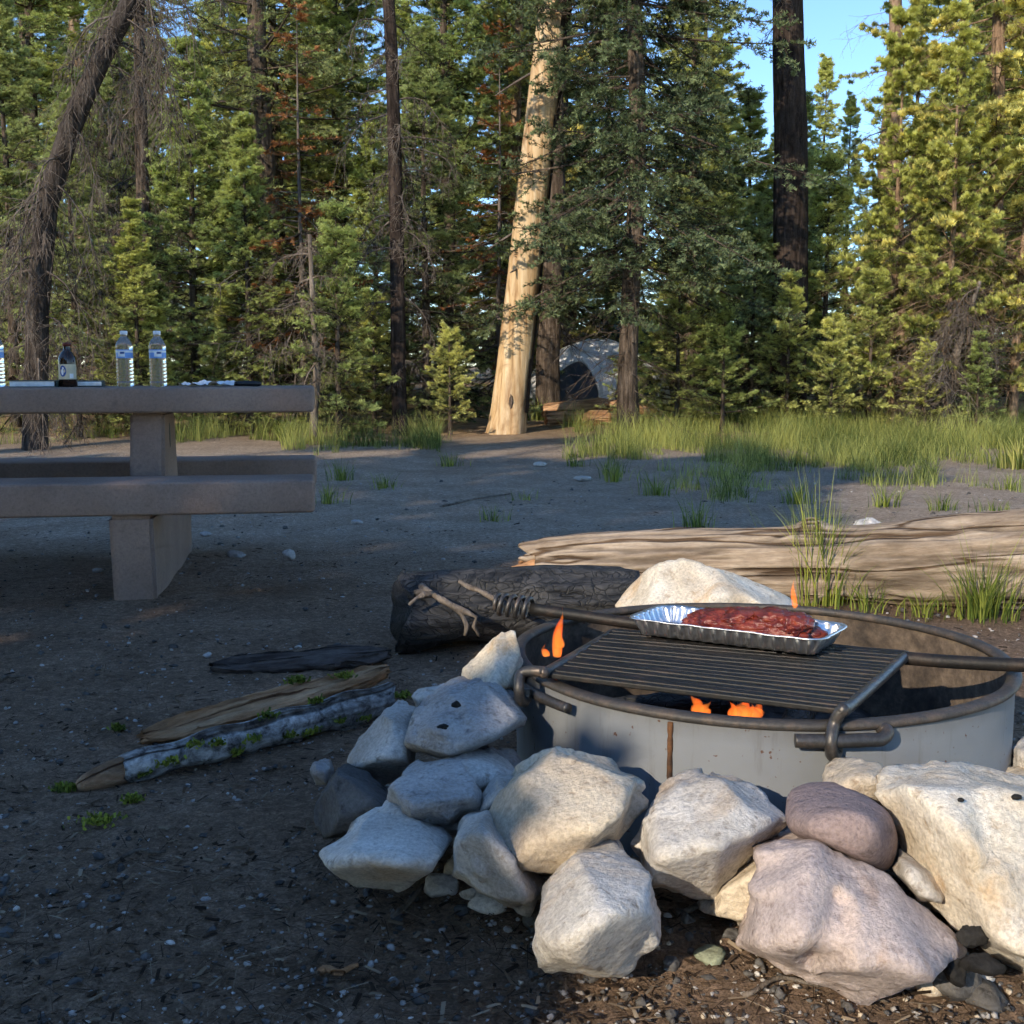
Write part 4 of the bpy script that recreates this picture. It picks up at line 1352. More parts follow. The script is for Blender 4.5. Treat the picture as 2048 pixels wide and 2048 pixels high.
bz = top_z(512, 4.17)
tz = top_z(412.5, 4.66)
slab('bench', -LEN, 0, 0, .27, bz - .118, bz, .014, tb)
slab('bench', -LEN, .0, 1.02, 1.29, bz - .115, bz, .014, tb)
slab('tabletop', -LEN + .02, 0.0, .42, .98, tz - .098, tz, .014, tb)
for x0 in (-.715, -1.85):
    # foot beam: tapered panel under both benches plus the column
    bm = bmesh.new()
    prof = [(.06, -.03), (1.18, -.03), (1.24, bz - .12), (.015, bz - .12)]
    w0 = .15
    f0 = [bm.verts.new((0, y_, z)) for y_, z in prof]
    f1 = [bm.verts.new((w0, y_, z)) for y_, z in prof]
    bm.faces.new(f0[::-1]); bm.faces.new(f1)
    for k in range(4): bm.faces.new((f0[k], f0[(k + 1) % 4], f1[(k + 1) % 4], f1[k]))
    bmesh.ops.recalc_face_normals(bm, faces=bm.faces[:])
    bmesh.ops.bevel(bm, geom=bm.edges[:], offset=.012, segments=2, affect='EDGES')
    me = bpy.data.meshes.new('leg'); bm.to_mesh(me); bm.free(); me.materials.append(MAT['concrete'])
    o = link('leg', me, None, tb); o.location = (x0, 0, 0)
    bm = bmesh.new()
    prof = [(.42, bz - .119), (.88, bz - .119), (.80, tz - .099), (.50, tz - .099)]
    f0 = [bm.verts.new((.01, y_, z)) for y_, z in prof]
    f1 = [bm.verts.new((w0 - .01, y_, z)) for y_, z in prof]
    bm.faces.new(f0[::-1]); bm.faces.new(f1)
    for k in range(4): bm.faces.new((f0[k], f0[(k + 1) % 4], f1[(k + 1) % 4], f1[k]))
    bmesh.ops.recalc_face_normals(bm, faces=bm.faces[:])
    bmesh.ops.bevel(bm, geom=bm.edges[:], offset=.01, segments=2, affect='EDGES')
    me = bpy.data.meshes.new('column'); bm.to_mesh(me); bm.free(); me.materials.append(MAT['concrete'])
    o = link('column', me, None, tb); o.location = (x0, 0, 0)
    V_, T_ = lathe([(.0001, .004), (.014, .004), (.018, .0), (.018, -.004)], 14)
    W_ = V_.copy(); W_[:, 0] = V_[:, 2]; W_[:, 1] = V_[:, 0]; W_[:, 2] = V_[:, 1] * 3.2
    s_ = link('slot', mesh_tris('slot', W_, T_, smooth=True), MAT['black_plastic'], o); s_.location = (w0 - .012, .64, (bz + tz) / 2 - .03)


def on_table(px, yl):
    """point on the tabletop under pixel column px at local depth yl"""
    for x_ in np.linspace(-2.4, 0.1, 2501):
        q = Vector((t_o.x, t_o.y, 0)) + Vector((math.cos(TA) * x_ - math.sin(TA) * yl, math.sin(TA) * x_ + math.cos(TA) * yl, tz))
        zc = q.y * cp + (CAM_H - q.z) * sp
        if CX + FPX * q.x / zc >= px: return q
    return q


def band(name, r, z0, z1, mat, parent, a0=0.0, a1=2 * PI, sides=40):
    n = sides
    vv, tt = [], []
    for k in range(n + 1):
        a_ = a0 + (a1 - a0) * k / n
        vv += [(r * math.cos(a_), r * math.sin(a_), z0), (r * math.cos(a_), r * math.sin(a_), z1)]
    for k in range(n): tt += [(2 * k, 2 * k + 2, 2 * k + 3), (2 * k, 2 * k + 3, 2 * k + 1)]
    return link(name, mesh_tris(name, vv, tt, smooth=True), mat, parent)


def water_bottle(px, yl, label, rz):
    q = on_table(px, yl)
    b_ = empty('water_bottle', q, rz, label, 'bottle', 'water bottles on the picnic table')
    prof = [(.0001, .003), (.022, .0), (.031, .004), (.033, .012)]
    for k in range(6):
        z = .018 + k * .014
        prof += [(.033, z), (.0305, z + .005), (.033, z + .010)]
    prof += [(.0315, .108), (.0315, .148), (.033, .152), (.033, .160), (.030, .170), (.024, .182), (.016, .192), (.0128, .196), (.0128, .204)]
    V_, T_ = lathe(prof, 32)
    link('bottle_body', mesh_tris('bottle_body', V_, T_, smooth=True), MAT['pet'], b_)
    V_, T_ = lathe([(.0001, .204), (.0142, .204), (.0146, .206), (.0146, .217), (.013, .219), (.0001, .2195)], 24)
    link('cap', mesh_tris('cap', V_, T_, smooth=True), MAT['cap_white'], b_)
    lb_ = band('label_band', .0325, .112, .146, MAT['label_blue'], b_)
    band('label_stripe', .0328, .134, .142, MAT['label_white'], lb_)
    band('label_patch', .0330, .118, .140, MAT['label_white'], lb_, math.radians(235), math.radians(285), 12)
    band('label_mark', .0333, .129, .137, MAT['label_navy'], lb_, math.radians(252), math.radians(282), 8)
    return b_


water_bottle(134, .62, 'clear water bottle with blue label, left one of the close pair', .1)
water_bottle(169, .60, 'clear water bottle with blue label nearest the table end', .5)
water_bottle(-4, .58, 'clear water bottle cut by the left edge of the photo', .2)
q = on_table(73, .60)
bb = empty('brown_bottle', q, 0, 'dark brown glass bottle with cream label and red cap', 'bottle')
V, T = lathe([(.0001, .002), (.030, .0), (.034, .005), (.034, .104), (.032, .116), (.024, .130), (.0155, .140), (.013, .146), (.013, .158)], 32)
link('bottle_body', mesh_tris('bottle_body', V, T, smooth=True), MAT['brown_glass'], bb)
V, T = lathe([(.0001, .158), (.0158, .158), (.0158, .170), (.014, .173), (.0001, .1735)], 24)
link('cap', mesh_tris('cap', V, T, smooth=True), MAT['cap_red'], bb)
lb_ = band('label_band', .0345, .030, .088, MAT['label_cream'], bb, math.radians(185), math.radians(355))
# oval blue emblem with a pale figure on the label
def oval(name, r, zc_, ac, hw, hh, mat, parent, n=24):
    vv = [(r * math.cos(ac), r * math.sin(ac), zc_)]
    for k in range(n):
        t = 2 * PI * k / n
        a_ = ac + hw / r * math.cos(t)
        vv.append((r * math.cos(a_), r * math.sin(a_), zc_ + hh * math.sin(t)))
    tt = [(0, 1 + k, 1 + (k + 1) % n) for k in range(n)]
    return link(name, mesh_tris(name, vv, tt), mat, parent)
oval('label_oval', .0350, .062, math.radians(258), .014, .022, MAT['label_navy'], lb_)
oval('label_figure', .0353, .058, math.radians(256), .005, .012, MAT['label_white'], lb_)
oval('label_figure', .0353, .072, math.radians(260), .004, .005, MAT['label_white'], lb_)
band('label_stripe', .0350, .034, .052, MAT['label_white'], lb_, math.radians(300), math.radians(325), 8)

q = on_table(38, .62)
bk = empty('book', q, TA, 'closed book with dark cover lying flat by the brown bottle', 'book')
o = link('page_block', box_mesh('page_block', .165, .12, .020, .001, 1), MAT['paper'], bk); o.location = (0, 0, .013)
for z in (.0015, .0245):
    o = link('cover', box_mesh('cover', .175, .128, .003, .001, 1), MAT['book_cover'], bk); o.location = (0.004, 0, z)
o = link('spine', box_mesh('spine', .003, .128, .026, .001, 1), MAT['book_cover'], bk); o.location = (.093, 0, .013)
q = on_table(83, .70)
bk2 = empty('dark_book', q, TA + .1, 'thin dark book half hidden behind the brown bottle', 'book')
o = link('cover', box_mesh('cover', .20, .13, .024, .002, 1), MAT['book_cover'], bk2); o.location = (0, 0, .012)
o = link('page_block', box_mesh('page_block', .19, .004, .016, .001, 1), MAT['paper'], bk2); o.location = (0, -.0645, .012)

q = on_table(222, .60)
n = 26
vv = []
for a_ in range(n):
    for b3 in range(n):
        x_, y_ = (a_ / (n - 1) - .5) * .21, (b3 / (n - 1) - .5) * .16
        vv.append((x_, y_, .006 + .030 * abs(mn.fractal(Vector((x_ * 16, y_ * 14, 2)), 1, 2, 3))))
tt = []
for a_ in range(n - 1):
    for b3 in range(n - 1):
        k = a_ * n + b3
        tt += [(k, k + n, k + n + 1), (k, k + n + 1, k + 1)]
o = link('paper_towel', mesh_tris('paper_towel', vv, tt, smooth=True), MAT['paper'], loc=q)
o.rotation_euler = (0, 0, TA)
tag(o, 'crumpled white paper towel on the table beside the knife', 'paper towel')
q = on_table(262, .58)
kn = empty('kitchen_knife', q, TA, 'black handled kitchen knife lying near the table end', 'knife')
V, T = tube([(-.045, 0, .011), (-.03, 0, .012), (0, 0, .013), (.03, 0, .012), (.052, 0, .011), (.06, 0, .010)], [.008, .010, .011, .011, .010, .006], 12)
link('handle', mesh_tris('handle', V, T, smooth=True), MAT['black_plastic'], kn)
o = link('blade', box_mesh('blade', .14, .022, .002, .0005, 1), MAT['blade_steel'], kn); o.location = (-.11, 0, .012)

# ------------------------------------------------------------------ conifers
UP = np.array([0, 0, 1.0])


def unit(a): return a / (np.linalg.norm(a, axis=-1, keepdims=True) + 1e-9)


def add_needles(acc, P0, D, Ln, rng, pairs=12, nl=.028, nw=.006, tint=None, lift=.25, brush=False):
    """needle triangles along twigs. P0,D,Ln: (n,3),(n,3),(n,)"""
    n = len(P0)
    if n == 0: return
    S = unit(np.cross(D, UP) + 1e-4)
    Uv = unit(np.cross(S, D))
    if tint is None: tint = rng.uniform(0, 1, n)
    t = (np.arange(pairs) + rng.uniform(0, 1, (n, pairs))) / pairs
    for sg in ((-1, 1, 0) if brush else (-1, 1)):
        base = P0[:, None] + D[:, None] * (t * Ln[:, None])[:, :, None]
        up = rng.normal(lift, .7, (n, pairs))[:, :, None] if not brush else rng.normal(.0, .7, (n, pairs))[:, :, None]
        sd_ = sg * (1 + .0 * t[:, :, None])
        if sg == 0: sd_ = 0; up = np.abs(up) + .6
        nd_ = unit(D[:, None] * rng.uniform(.35, .9, (n, pairs))[:, :, None] + S[:, None] * sd_ + Uv[:, None] * up)
        ln = nl * rng.uniform(.7, 1.2, (n, pairs))[:, :, None] * (1 - .35 * t[:, :, None])
        wv = D[:, None] * (nw / 2)
        V = np.stack([base - wv, base + wv, base + nd_ * ln], 2).reshape(-1, 3)
        T = np.arange(len(V)).reshape(-1, 3)
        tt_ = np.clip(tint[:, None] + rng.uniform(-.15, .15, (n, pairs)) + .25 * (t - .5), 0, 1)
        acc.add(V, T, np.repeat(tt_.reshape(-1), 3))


def conifer(seed, h, z_start, r_max, n_br, subs=0, twigs=16, pairs=12, nl=.028, nw=.007, droop=.25, up=.35, profile=1.0,
            twig_len=.2, sub_len=.5, brush=False, bare=0, keep=1.0, trunk_r=.06, lift=.25, clump=0.0, top_frac=1.0, min_len=.12, dead_len=.5, slope=None):
    """returns meshes (trunk+branches, needles)"""
    rng = np.random.default_rng(seed)
    acc, wood = Acc(), Acc()
    # trunk
    k = 18
    zz = np.linspace(-.25, h, k)
    wob = np.stack([.02 * h * .15 * np.sin(zz * 1.3 + seed), .02 * h * .15 * np.cos(zz * 1.1), zz], 1)
    rad = trunk_r * np.clip(1 - np.maximum(zz, 0) / h, .02, 1) ** .8 * (1 + .35 * np.exp(-np.maximum(zz, 0) / .15))
    V, T = tube(wob, rad, 12); wood.add(V, T)
    # branches
    f = np.sort(rng.uniform(0, 1, n_br)) * top_frac
    z0 = z_start + (h - z_start) * f
    az = np.arange(n_br) * 2.39996 + rng.uniform(-.5, .5, n_br)
    Lb = np.maximum(min_len, r_max * (1 - f) ** profile * rng.uniform(.65, 1.12, n_br))
    if clump:
        Lb *= 1 + clump * np.sin(z0 * 5.3 + az * 2 + seed)
    s0 = (up * f - droop * (1 - f) + rng.normal(0, .10, n_br)) if slope is None else slope(f) + rng.normal(0, .12, n_br)
    cv = rng.uniform(.0, .28, n_br)
    hd = np.stack([np.cos(az), np.sin(az), 0 * az], 1)

    def at(i, t):
        r = Lb[i] * t
        return hd[i] * r[:, None] * .95 + np.stack([0 * r, 0 * r, z0[i] + Lb[i] * (s0[i] * t + cv[i] * t * t)], 1)

    def tang(i, t):
        return unit(hd[i] * .95 + np.stack([0 * t, 0 * t, s0[i] + 2 * cv[i] * t], 1))
    al = np.arange(n_br)
    seg = 6
    for s in range(seg):
        a, b = np.full(n_br, s / seg), np.full(n_br, (s + 1) / seg)
        r0 = np.maximum(.003, .012 * Lb ** .8 * (1 - s / seg) + .002); r1 = np.maximum(.002, .012 * Lb ** .8 * (1 - (s + 1) / seg) + .002)
        V, T = prisms(at(al, a), at(al, b), r0, r1); wood.add(V, T)
    shade = np.clip(.35 + .5 * (z0 - z_start) / max(h - z_start, .1), 0, 1)  # lower branches get a darker tint, crown shade put into the colour

    def twigs_on(P_, D_, L_, count, tl, tn, depth_t):
        n = len(P_)
        if n == 0: return
        t = (np.arange(count)[None] + rng.uniform(0, 1, (n, count))) / count
        t = .12 + .88 * t
        sg = np.where(np.arange(count) % 2 == 0, 1.0, -1.0)[None].repeat(n, 0)
        S = unit(np.cross(D_, UP) + 1e-4)
        dirs = unit(D_[:, None] * rng.uniform(.5, 1.0, (n, count))[:, :, None] + S[:, None] * (sg * rng.uniform(.6, 1.0, (n, count)))[:, :, None] + UP * rng.normal(.02, .34, (n, count))[:, :, None])
        pos = P_[:, None] + D_[:, None] * (t * L_[:, None])[:, :, None]
        ln = tl * (1.05 - .75 * t) * rng.uniform(.6, 1.15, (n, count))
        msk = rng.uniform(0, 1, (n, count)) < keep
        ti = np.clip(.16 + tn[:, None] * .45 + .5 * t * depth_t[:, None] + rng.normal(0, .14, (n, count)), 0, 1)  # tint rises outward: lit ends and shaded interior painted into the needles
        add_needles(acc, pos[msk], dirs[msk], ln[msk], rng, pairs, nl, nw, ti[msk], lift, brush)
        V, T = prisms(pos[msk], (pos + dirs * ln[:, :, None] * .8)[msk], .002, .001); wood.add(V, T)
        # leading shoot
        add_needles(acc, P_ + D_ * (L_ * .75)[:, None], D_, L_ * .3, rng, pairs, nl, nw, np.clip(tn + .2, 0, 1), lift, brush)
    if subs:
        t = (np.arange(subs)[None] + rng.uniform(0, 1, (n_br, subs))) / subs
        t = .18 + .82 * t
        I = np.repeat(al, subs); tf = t.reshape(-1)
        sg = np.tile(np.where(np.arange(subs) % 2 == 0, 1.0, -1.0), n_br)
        pos = at(I, tf); tg = tang(I, tf)
        S = unit(np.cross(tg, UP) + 1e-4)
        dirs = unit(tg * rng.uniform(.5, 1, len(I))[:, None] + S * (sg * rng.uniform(.5, .95, len(I)))[:, None] + UP * rng.normal(-.08, .34, len(I))[:, None])
        ln = np.maximum(.08, sub_len * Lb[I] ** .7 * (1.05 - .7 * tf) * rng.uniform(.6, 1.15, len(I)))
        V, T = prisms(pos, pos + dirs * ln[:, None], .005, .002); wood.add(V, T)
        twigs_on(pos, dirs, ln, twigs, twig_len, shade[I], tf)
        e = at(al, np.full(n_br, .7))
        twigs_on(e, tang(al, np.full(n_br, .85)), Lb * .32, twigs, twig_len, shade, np.ones(n_br))
    else:
        half = 2
        for q in range(half):
            a = np.full(n_br, .12 + .88 * q / half)
            p_ = at(al, a); e = at(al, np.full(n_br, .12 + .88 * (q + 1) / half))
            d = e - p_; ll = np.linalg.norm(d, axis=1)
            twigs_on(p_, unit(d), ll, twigs // half + (1 if q == 0 else 0), twig_len * (1.0 if q == 0 else .8), shade, np.full(n_br, .4 + .6 * q))
    # bare dead lower branches
    if bare:
        zb = rng.uniform(.3, max(z_start, .8) + .35 * (h - z_start), bare)
        ab = rng.uniform(0, 2 * PI, bare); lb = dead_len * rng.uniform(.5, 1.5, bare)
        hb_ = np.stack([np.cos(ab), np.sin(ab), 0 * ab], 1)
        p0 = np.stack([0 * ab, 0 * ab, zb], 1); dv = rng.uniform(-.5, .05, bare)
        pv = p0
        for s in range(4):
            d = unit(hb_ + np.stack([rng.normal(0, .15, bare), rng.normal(0, .15, bare), dv - .12 * s + rng.normal(0, .1, bare)], 1))
            pn = pv + d * (lb / 4)[:, None]
            V, T = prisms(pv, pn, .008 - .0018 * s, .006 - .0014 * s); wood.add(V, T)
            for _ in range(3):
                d2 = unit(d + rng.normal(0, .55, (bare, 3)) + np.array([0, 0, -.25]))
                pe = pn + d2 * (lb * rng.uniform(.12, .4, bare))[:, None]
                V, T = prisms(pn, pe, .0035, .0015); wood.add(V, T)
                pe2 = pe + unit(d2 + rng.normal(0, .5, (bare, 3)) + np.array([0, 0, -.4])) * (lb * .15)[:, None]
                V, T = prisms(pe, pe2, .002, .001); wood.add(V, T)
            pv = pn
    return wood.mesh('trunk'), acc.mesh('crown')


KIND = {}
def defkind(k, name, wood_mat, needle, **kw):
    a, b = conifer(**kw)
    a.materials.append(MAT[wood_mat]); b.materials.append(MAT[needle])
    KIND[k] = (name, a, b)


defkind('sap', 'young_fir', 'bark_fir', 'fir', seed=1, h=2.2, z_start=.08, r_max=.75, n_br=64, twigs=22, pairs=11, nl=0.049, nw=0.0116, droop=.05, up=.6, profile=.85, twig_len=.22, trunk_r=.035)
defkind('sap2', 'young_fir', 'bark_fir', 'fir', seed=2, h=1.7, z_start=.1, r_max=.7, n_br=44, twigs=20, pairs=11, nl=0.053, nw=0.0126, droop=.0, up=.7, profile=.8, twig_len=.22, trunk_r=.03, keep=.85, clump=.2)
defkind('fir5', 'fir_tree', 'bark_fir', 'fir', seed=3, h=5.0, z_start=.15, r_max=1.25, n_br=120, subs=8, twigs=6, pairs=10, nl=0.053, nw=0.0137, droop=.12, up=.5, profile=.85, twig_len=.17, sub_len=.42, trunk_r=.07, clump=.18, bare=14)
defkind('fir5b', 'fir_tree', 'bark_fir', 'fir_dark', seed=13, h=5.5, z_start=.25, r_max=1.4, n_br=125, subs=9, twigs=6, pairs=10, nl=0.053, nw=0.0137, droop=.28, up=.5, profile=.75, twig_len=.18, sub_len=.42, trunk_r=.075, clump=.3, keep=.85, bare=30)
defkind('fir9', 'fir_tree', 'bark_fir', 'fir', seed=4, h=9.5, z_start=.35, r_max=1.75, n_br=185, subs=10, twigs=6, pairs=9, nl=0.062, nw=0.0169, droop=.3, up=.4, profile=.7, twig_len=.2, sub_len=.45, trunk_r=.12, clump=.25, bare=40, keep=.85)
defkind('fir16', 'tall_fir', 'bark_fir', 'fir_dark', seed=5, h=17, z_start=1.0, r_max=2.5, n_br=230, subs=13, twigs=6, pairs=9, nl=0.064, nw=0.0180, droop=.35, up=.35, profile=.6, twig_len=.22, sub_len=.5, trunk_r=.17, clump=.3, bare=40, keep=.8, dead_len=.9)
defkind('fir_high', 'tall_fir', 'bark_fir', 'fir_dark', seed=25, h=17, z_start=2.0, r_max=2.2, n_br=430, subs=14, twigs=7, pairs=7, nl=.060, nw=.022, droop=.42, up=.3, profile=.4, twig_len=.24, sub_len=.5, trunk_r=.15, clump=.3, bare=60, keep=.95, dead_len=.9)
defkind('pine12', 'pine_tree', 'bark_pine', 'pine', seed=6, h=13, z_start=1.2, r_max=1.4, n_br=170, subs=8, twigs=6, pairs=9, nl=0.078, nw=0.0186, droop=.15, up=.5, profile=.45, twig_len=.17, sub_len=.4, brush=True, trunk_r=.11, clump=.35, bare=70, keep=.75, dead_len=.7)
defkind('pine18', 'tall_pine', 'bark_pine', 'pine', seed=16, h=19, z_start=4.5, r_max=1.8, n_br=140, subs=9, twigs=6, pairs=9, nl=0.098, nw=0.0279, droop=.25, up=.4, profile=.5, twig_len=.22, sub_len=.45, brush=True, trunk_r=.17, clump=.4, bare=50, keep=.75, dead_len=.8)
defkind('pine_high', 'tall_pine', 'bark_pine', 'pine', seed=17, h=24, z_start=7.5, r_max=1.5, n_br=40, subs=7, twigs=5, pairs=9, nl=.1, nw=.028, droop=.2, up=.3, profile=.4, twig_len=.2, sub_len=.4, brush=True, trunk_r=.23, clump=.4, bare=30, keep=.6, dead_len=.9)
defkind('pine6', 'young_pine', 'bark_pine', 'pine', seed=7, h=5.5, z_start=.5, r_max=1.1, n_br=70, subs=7, twigs=5, pairs=11, nl=0.078, nw=0.0139, up=.9, droop=-.15, profile=.7, twig_len=.14, sub_len=.36, brush=True, trunk_r=.06, clump=.35, bare=60, keep=.8, dead_len=.8)
defkind('dead', 'dead_fir', 'twig_grey', 'brown', seed=8, h=3.6, z_start=.5, r_max=.75, n_br=60, twigs=12, pairs=8, nl=.04, nw=.016, droop=.45, up=.2, profile=.6, twig_len=.16, keep=.62, trunk_r=.03, bare=50, dead_len=.6)


TREES = []
def tree(kind, x, y_, s=1.0, rz=None, label='', group=None, lean=(0, 0), sxy=1.0, needle=None, wood=None, zoff=0.0):
    name, a, b = KIND[kind]
    r = empty(name, (x, y_, ground_z(x, y_) + zoff), rz if rz is not None else random.uniform(0, 6.28), label, 'tree', group)
    r.rotation_euler = (lean[0], lean[1], r.rotation_euler[2])
    r.scale = (s * sxy, s * sxy, s)
    for nm, me, mt in (('trunk', a, wood), ('crown', b, needle)):
        o = bpy.data.objects.new(nm, me)
        col.objects.link(o); o.parent = r
        if mt:
            o.material_slots[0].link = 'OBJECT'; o.material_slots[0].material = MAT[mt]
    TREES.append((x, y_))
    return r


def tpx(kind, px, Y, s, label, **kw):
    q = GX(px, Y)
    return tree(kind, q.x, Y, s, kw.pop('rz', None), label, kw.pop('group', 'conifers at the edge of the clearing'), **kw)


# front row, each told apart
tpx('fir5', 212, 13.5, .86, 'bushy green fir rising behind the pair of water bottles', rz=.4)
tpx('fir5b', 85, 12.6, .62, 'dark low fir behind the brown bottle', rz=2.0)
tpx('fir5b', 130, 16.5, 1.0, 'shaded fir standing behind the leaning dead snag', rz=1.1)
tpx('fir5', 150, 12.7, .5, 'low green fir behind the left bottle of the pair', rz=1.5)
tpx('fir5', 268, 13.0, .68, 'green fir rising behind the right half of the table', rz=2.5)
tpx('sap', 838, 13.9, .8, 'bright low fir at the foot of the thick dark trunk', rz=.4)
tpx('fir5', 612, 23, 1.15, 'green fir far behind the tent, close to the stripped trunk', rz=.5)
tpx('fir9', 648, 25, .9, 'dense fir behind the tent, left of the big drooping fir', rz=1.5)
tpx('fir9', 570, 26, 1.0, 'fir seen just right of the stripped trunk deep in the wood', rz=2.5)
tpx('fir5b', 20, 14.0, .9, 'dark fir at the left edge of the photo behind the table')
tpx('fir16', 288, 16.5, 1.0, 'tall dark fir with heavy drooping boughs behind the brown dead fir', rz=.9)
tpx('dead', 326, 13.2, 1.28, 'small dead fir with bare grey twigs and rusty brown needles', rz=.3)
tpx('sap', 362, 12.4, 1.08, 'lime tipped young fir left of the thin dark trunk', rz=1.2)
tpx('sap', 318, 13.6, .9, 'young fir with sunny tips behind the right end of the table', rz=2.8)
tpx('fir5b', 455, 14.6, .85, 'dark fir between the thin dark trunk and the stripped trunk', rz=.2)
tpx('fir9', 478, 17.5, .95, 'sunlit fir rising left of the stripped trunk', rz=.8)
tpx('dead', 532, 16.8, 1.45, 'dead fir with rust red needles beside the stripped trunk', rz=1.9)
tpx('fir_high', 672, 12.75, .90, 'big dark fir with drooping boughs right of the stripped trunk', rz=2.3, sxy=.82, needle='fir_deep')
tpx('fir9', 735, 17.5, .8, 'dense green fir just left of the thick dark trunk', rz=.1)
tpx('sap', 672, 13.4, .60, 'little sunlit fir in front of the grey tent', rz=.6)
tpx('sap', 722, 13.6, .95, 'yellow green young fir left of the thick dark trunk', rz=2.1)
tpx('sap2', 770, 13.2, .85, 'low shaded young fir before the thick dark trunk', rz=1.0)
tpx('fir5b', 800, 14.8, .5, 'dark bushy fir at the foot of the thick dark trunk', rz=3.0)
tpx('sap', 876, 15.5, 1.5, 'slim green fir right of the thick dark trunk', rz=.9)
tpx('sap2', 885, 13.2, .75, 'low sunny young fir right of the thick dark trunk', rz=2.2)
tpx('sap', 925, 13.6, .9, 'young fir with pale tips among the pines at right', rz=.5)
tpx('pine6', 948, 14.2, .86, 'young pine with long needles left of the twisted pine', rz=.2)
tpx('pine6', 1005, 13.2, .82, 'loose yellow green young pine with bare lower branches', rz=1.4)
tpx('pine6', 1080, 13.6, .95, 'young pine at the right edge of the photo', rz=2.4)
tpx('pine12', 1046, 13.8, .95, 'pine with pale sunlit trunk and bare twisted low branches', rz=1.0)
tpx('pine12', 1012, 16.5, .85, 'thin pine behind the pale trunked pine', rz=2.0)
tpx('sap', 1040, 12.6, .5, 'low sapling at the foot of the pale trunked pine', rz=.9)
tpx('sap2', 985, 12.8, .6, 'low sapling under the loose yellow green pine', rz=.9)
tpx('pine_high', 938, 30, 1.0, 'tall pine with a bare orange trunk against the sky', rz=.9)
tpx('fir9', 870, 34, .95, 'blue green fir with a pointed top against the sky', rz=.9, sxy=.8)
tpx('fir9', 897, 33, .82, 'shorter pointed fir beside the blue green fir top', rz=1.9, sxy=.8)
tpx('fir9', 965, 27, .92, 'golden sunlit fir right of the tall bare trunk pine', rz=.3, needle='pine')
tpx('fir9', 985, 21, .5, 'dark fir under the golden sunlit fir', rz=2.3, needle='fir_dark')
tpx('sap2', 480, 13.0, .7, 'low shaded sapling left of the stripped trunk', rz=.2)
tpx('sap2', 400, 13.4, .9, 'low shaded sapling at the foot of the thin dark trunk', rz=.7)
tpx('sap', 245, 13.2, .7, 'low fir seen under the tabletop', rz=.7)
tpx('sap2', 170, 13.0, .8, 'low dark sapling seen under the table behind its column', rz=1.7)
tpx('sap2', 50, 12.8, .8, 'low dark sapling seen under the left of the table', rz=2.7)
tpx('fir9', 365, 19.5, 1.0, 'mid green fir behind the small dead fir', rz=.6)
tpx('fir16', 600, 20.5, .9, 'tall fir behind the stripped trunk', rz=1.1)
tpx('pine12', 140, 20, 1.0, 'sunlit yellow pine behind the leaning dead snag', rz=.6)

# the wood behind, by region
rs = np.random.default_rng(21)
def wood_row(n, y0, y1, kinds, x_lo, x_hi, smin, smax, avoid=()):
    k = 0; tries = 0
    while k < n and tries < 4000:
        tries += 1
        Y = rs.uniform(y0, y1); px = rs.uniform(x_lo, x_hi)
        if any(a <= px <= b for a, b in avoid): continue
        q = GX(px, Y)
        if any((q.x - a) ** 2 + (Y - b) ** 2 < (.8 + .02 * Y) ** 2 for a, b in TREES): continue
        kd = kinds[rs.integers(len(kinds))]
        reg = 'left of the stripped trunk' if px < 545 else ('between the stripped trunk and the thick dark trunk' if px < 840 else 'right of the thick dark trunk')
        deep = 'standing mid distance' if Y < 26 else 'far back in the wood'
        nm = KIND[kd][0].replace('_', ' ')
        lab = f'{nm} {deep} {reg}'
        tree(kd, q.x, Y, rs.uniform(smin, smax), rs.uniform(0, 6.28), lab, f'{nm}s {deep} {reg}', sxy=rs.uniform(.85, 1.15))
        k += 1


SKY = ((805, 935),)
wood_row(15, 15.5, 25, ['fir9', 'fir5b', 'pine12', 'fir5', 'fir5', 'fir9'], -120, 545, .8, 1.1)
wood_row(7, 17.0, 25, ['fir9', 'fir5', 'pine12', 'fir5'], 545, 800, .75, 1.0, ((575, 690),))
wood_row(7, 16.0, 25, ['fir5', 'pine12', 'fir5', 'fir9'], 1030, 1230, .8, 1.0)
wood_row(6, 17.5, 24, ['fir5', 'sap', 'fir5b'], 790, 990, .55, .8)
wood_row(13, 26, 40, ['fir9', 'pine12', 'fir16', 'fir9', 'pine18'], -160, 790, .9, 1.25, ((430, 560),))
wood_row(5, 26, 44, ['fir9', 'pine12'], 430, 560, .75, .9)
wood_row(10, 26, 40, ['fir9', 'pine12', 'fir16', 'pine18'], 1020, 1280, .9, 1.2)
wood_row(9, 26, 44, ['fir9', 'fir5', 'fir5b'], 800, 980, .5, .72)
wood_row(16, 44, 56, ['fir9', 'fir9', 'pine12'], -160, 1280, .75, 1.0, ((805, 935),))
wood_row(8, 46, 60, ['fir9', 'fir5'], 800, 940, .55, .8)

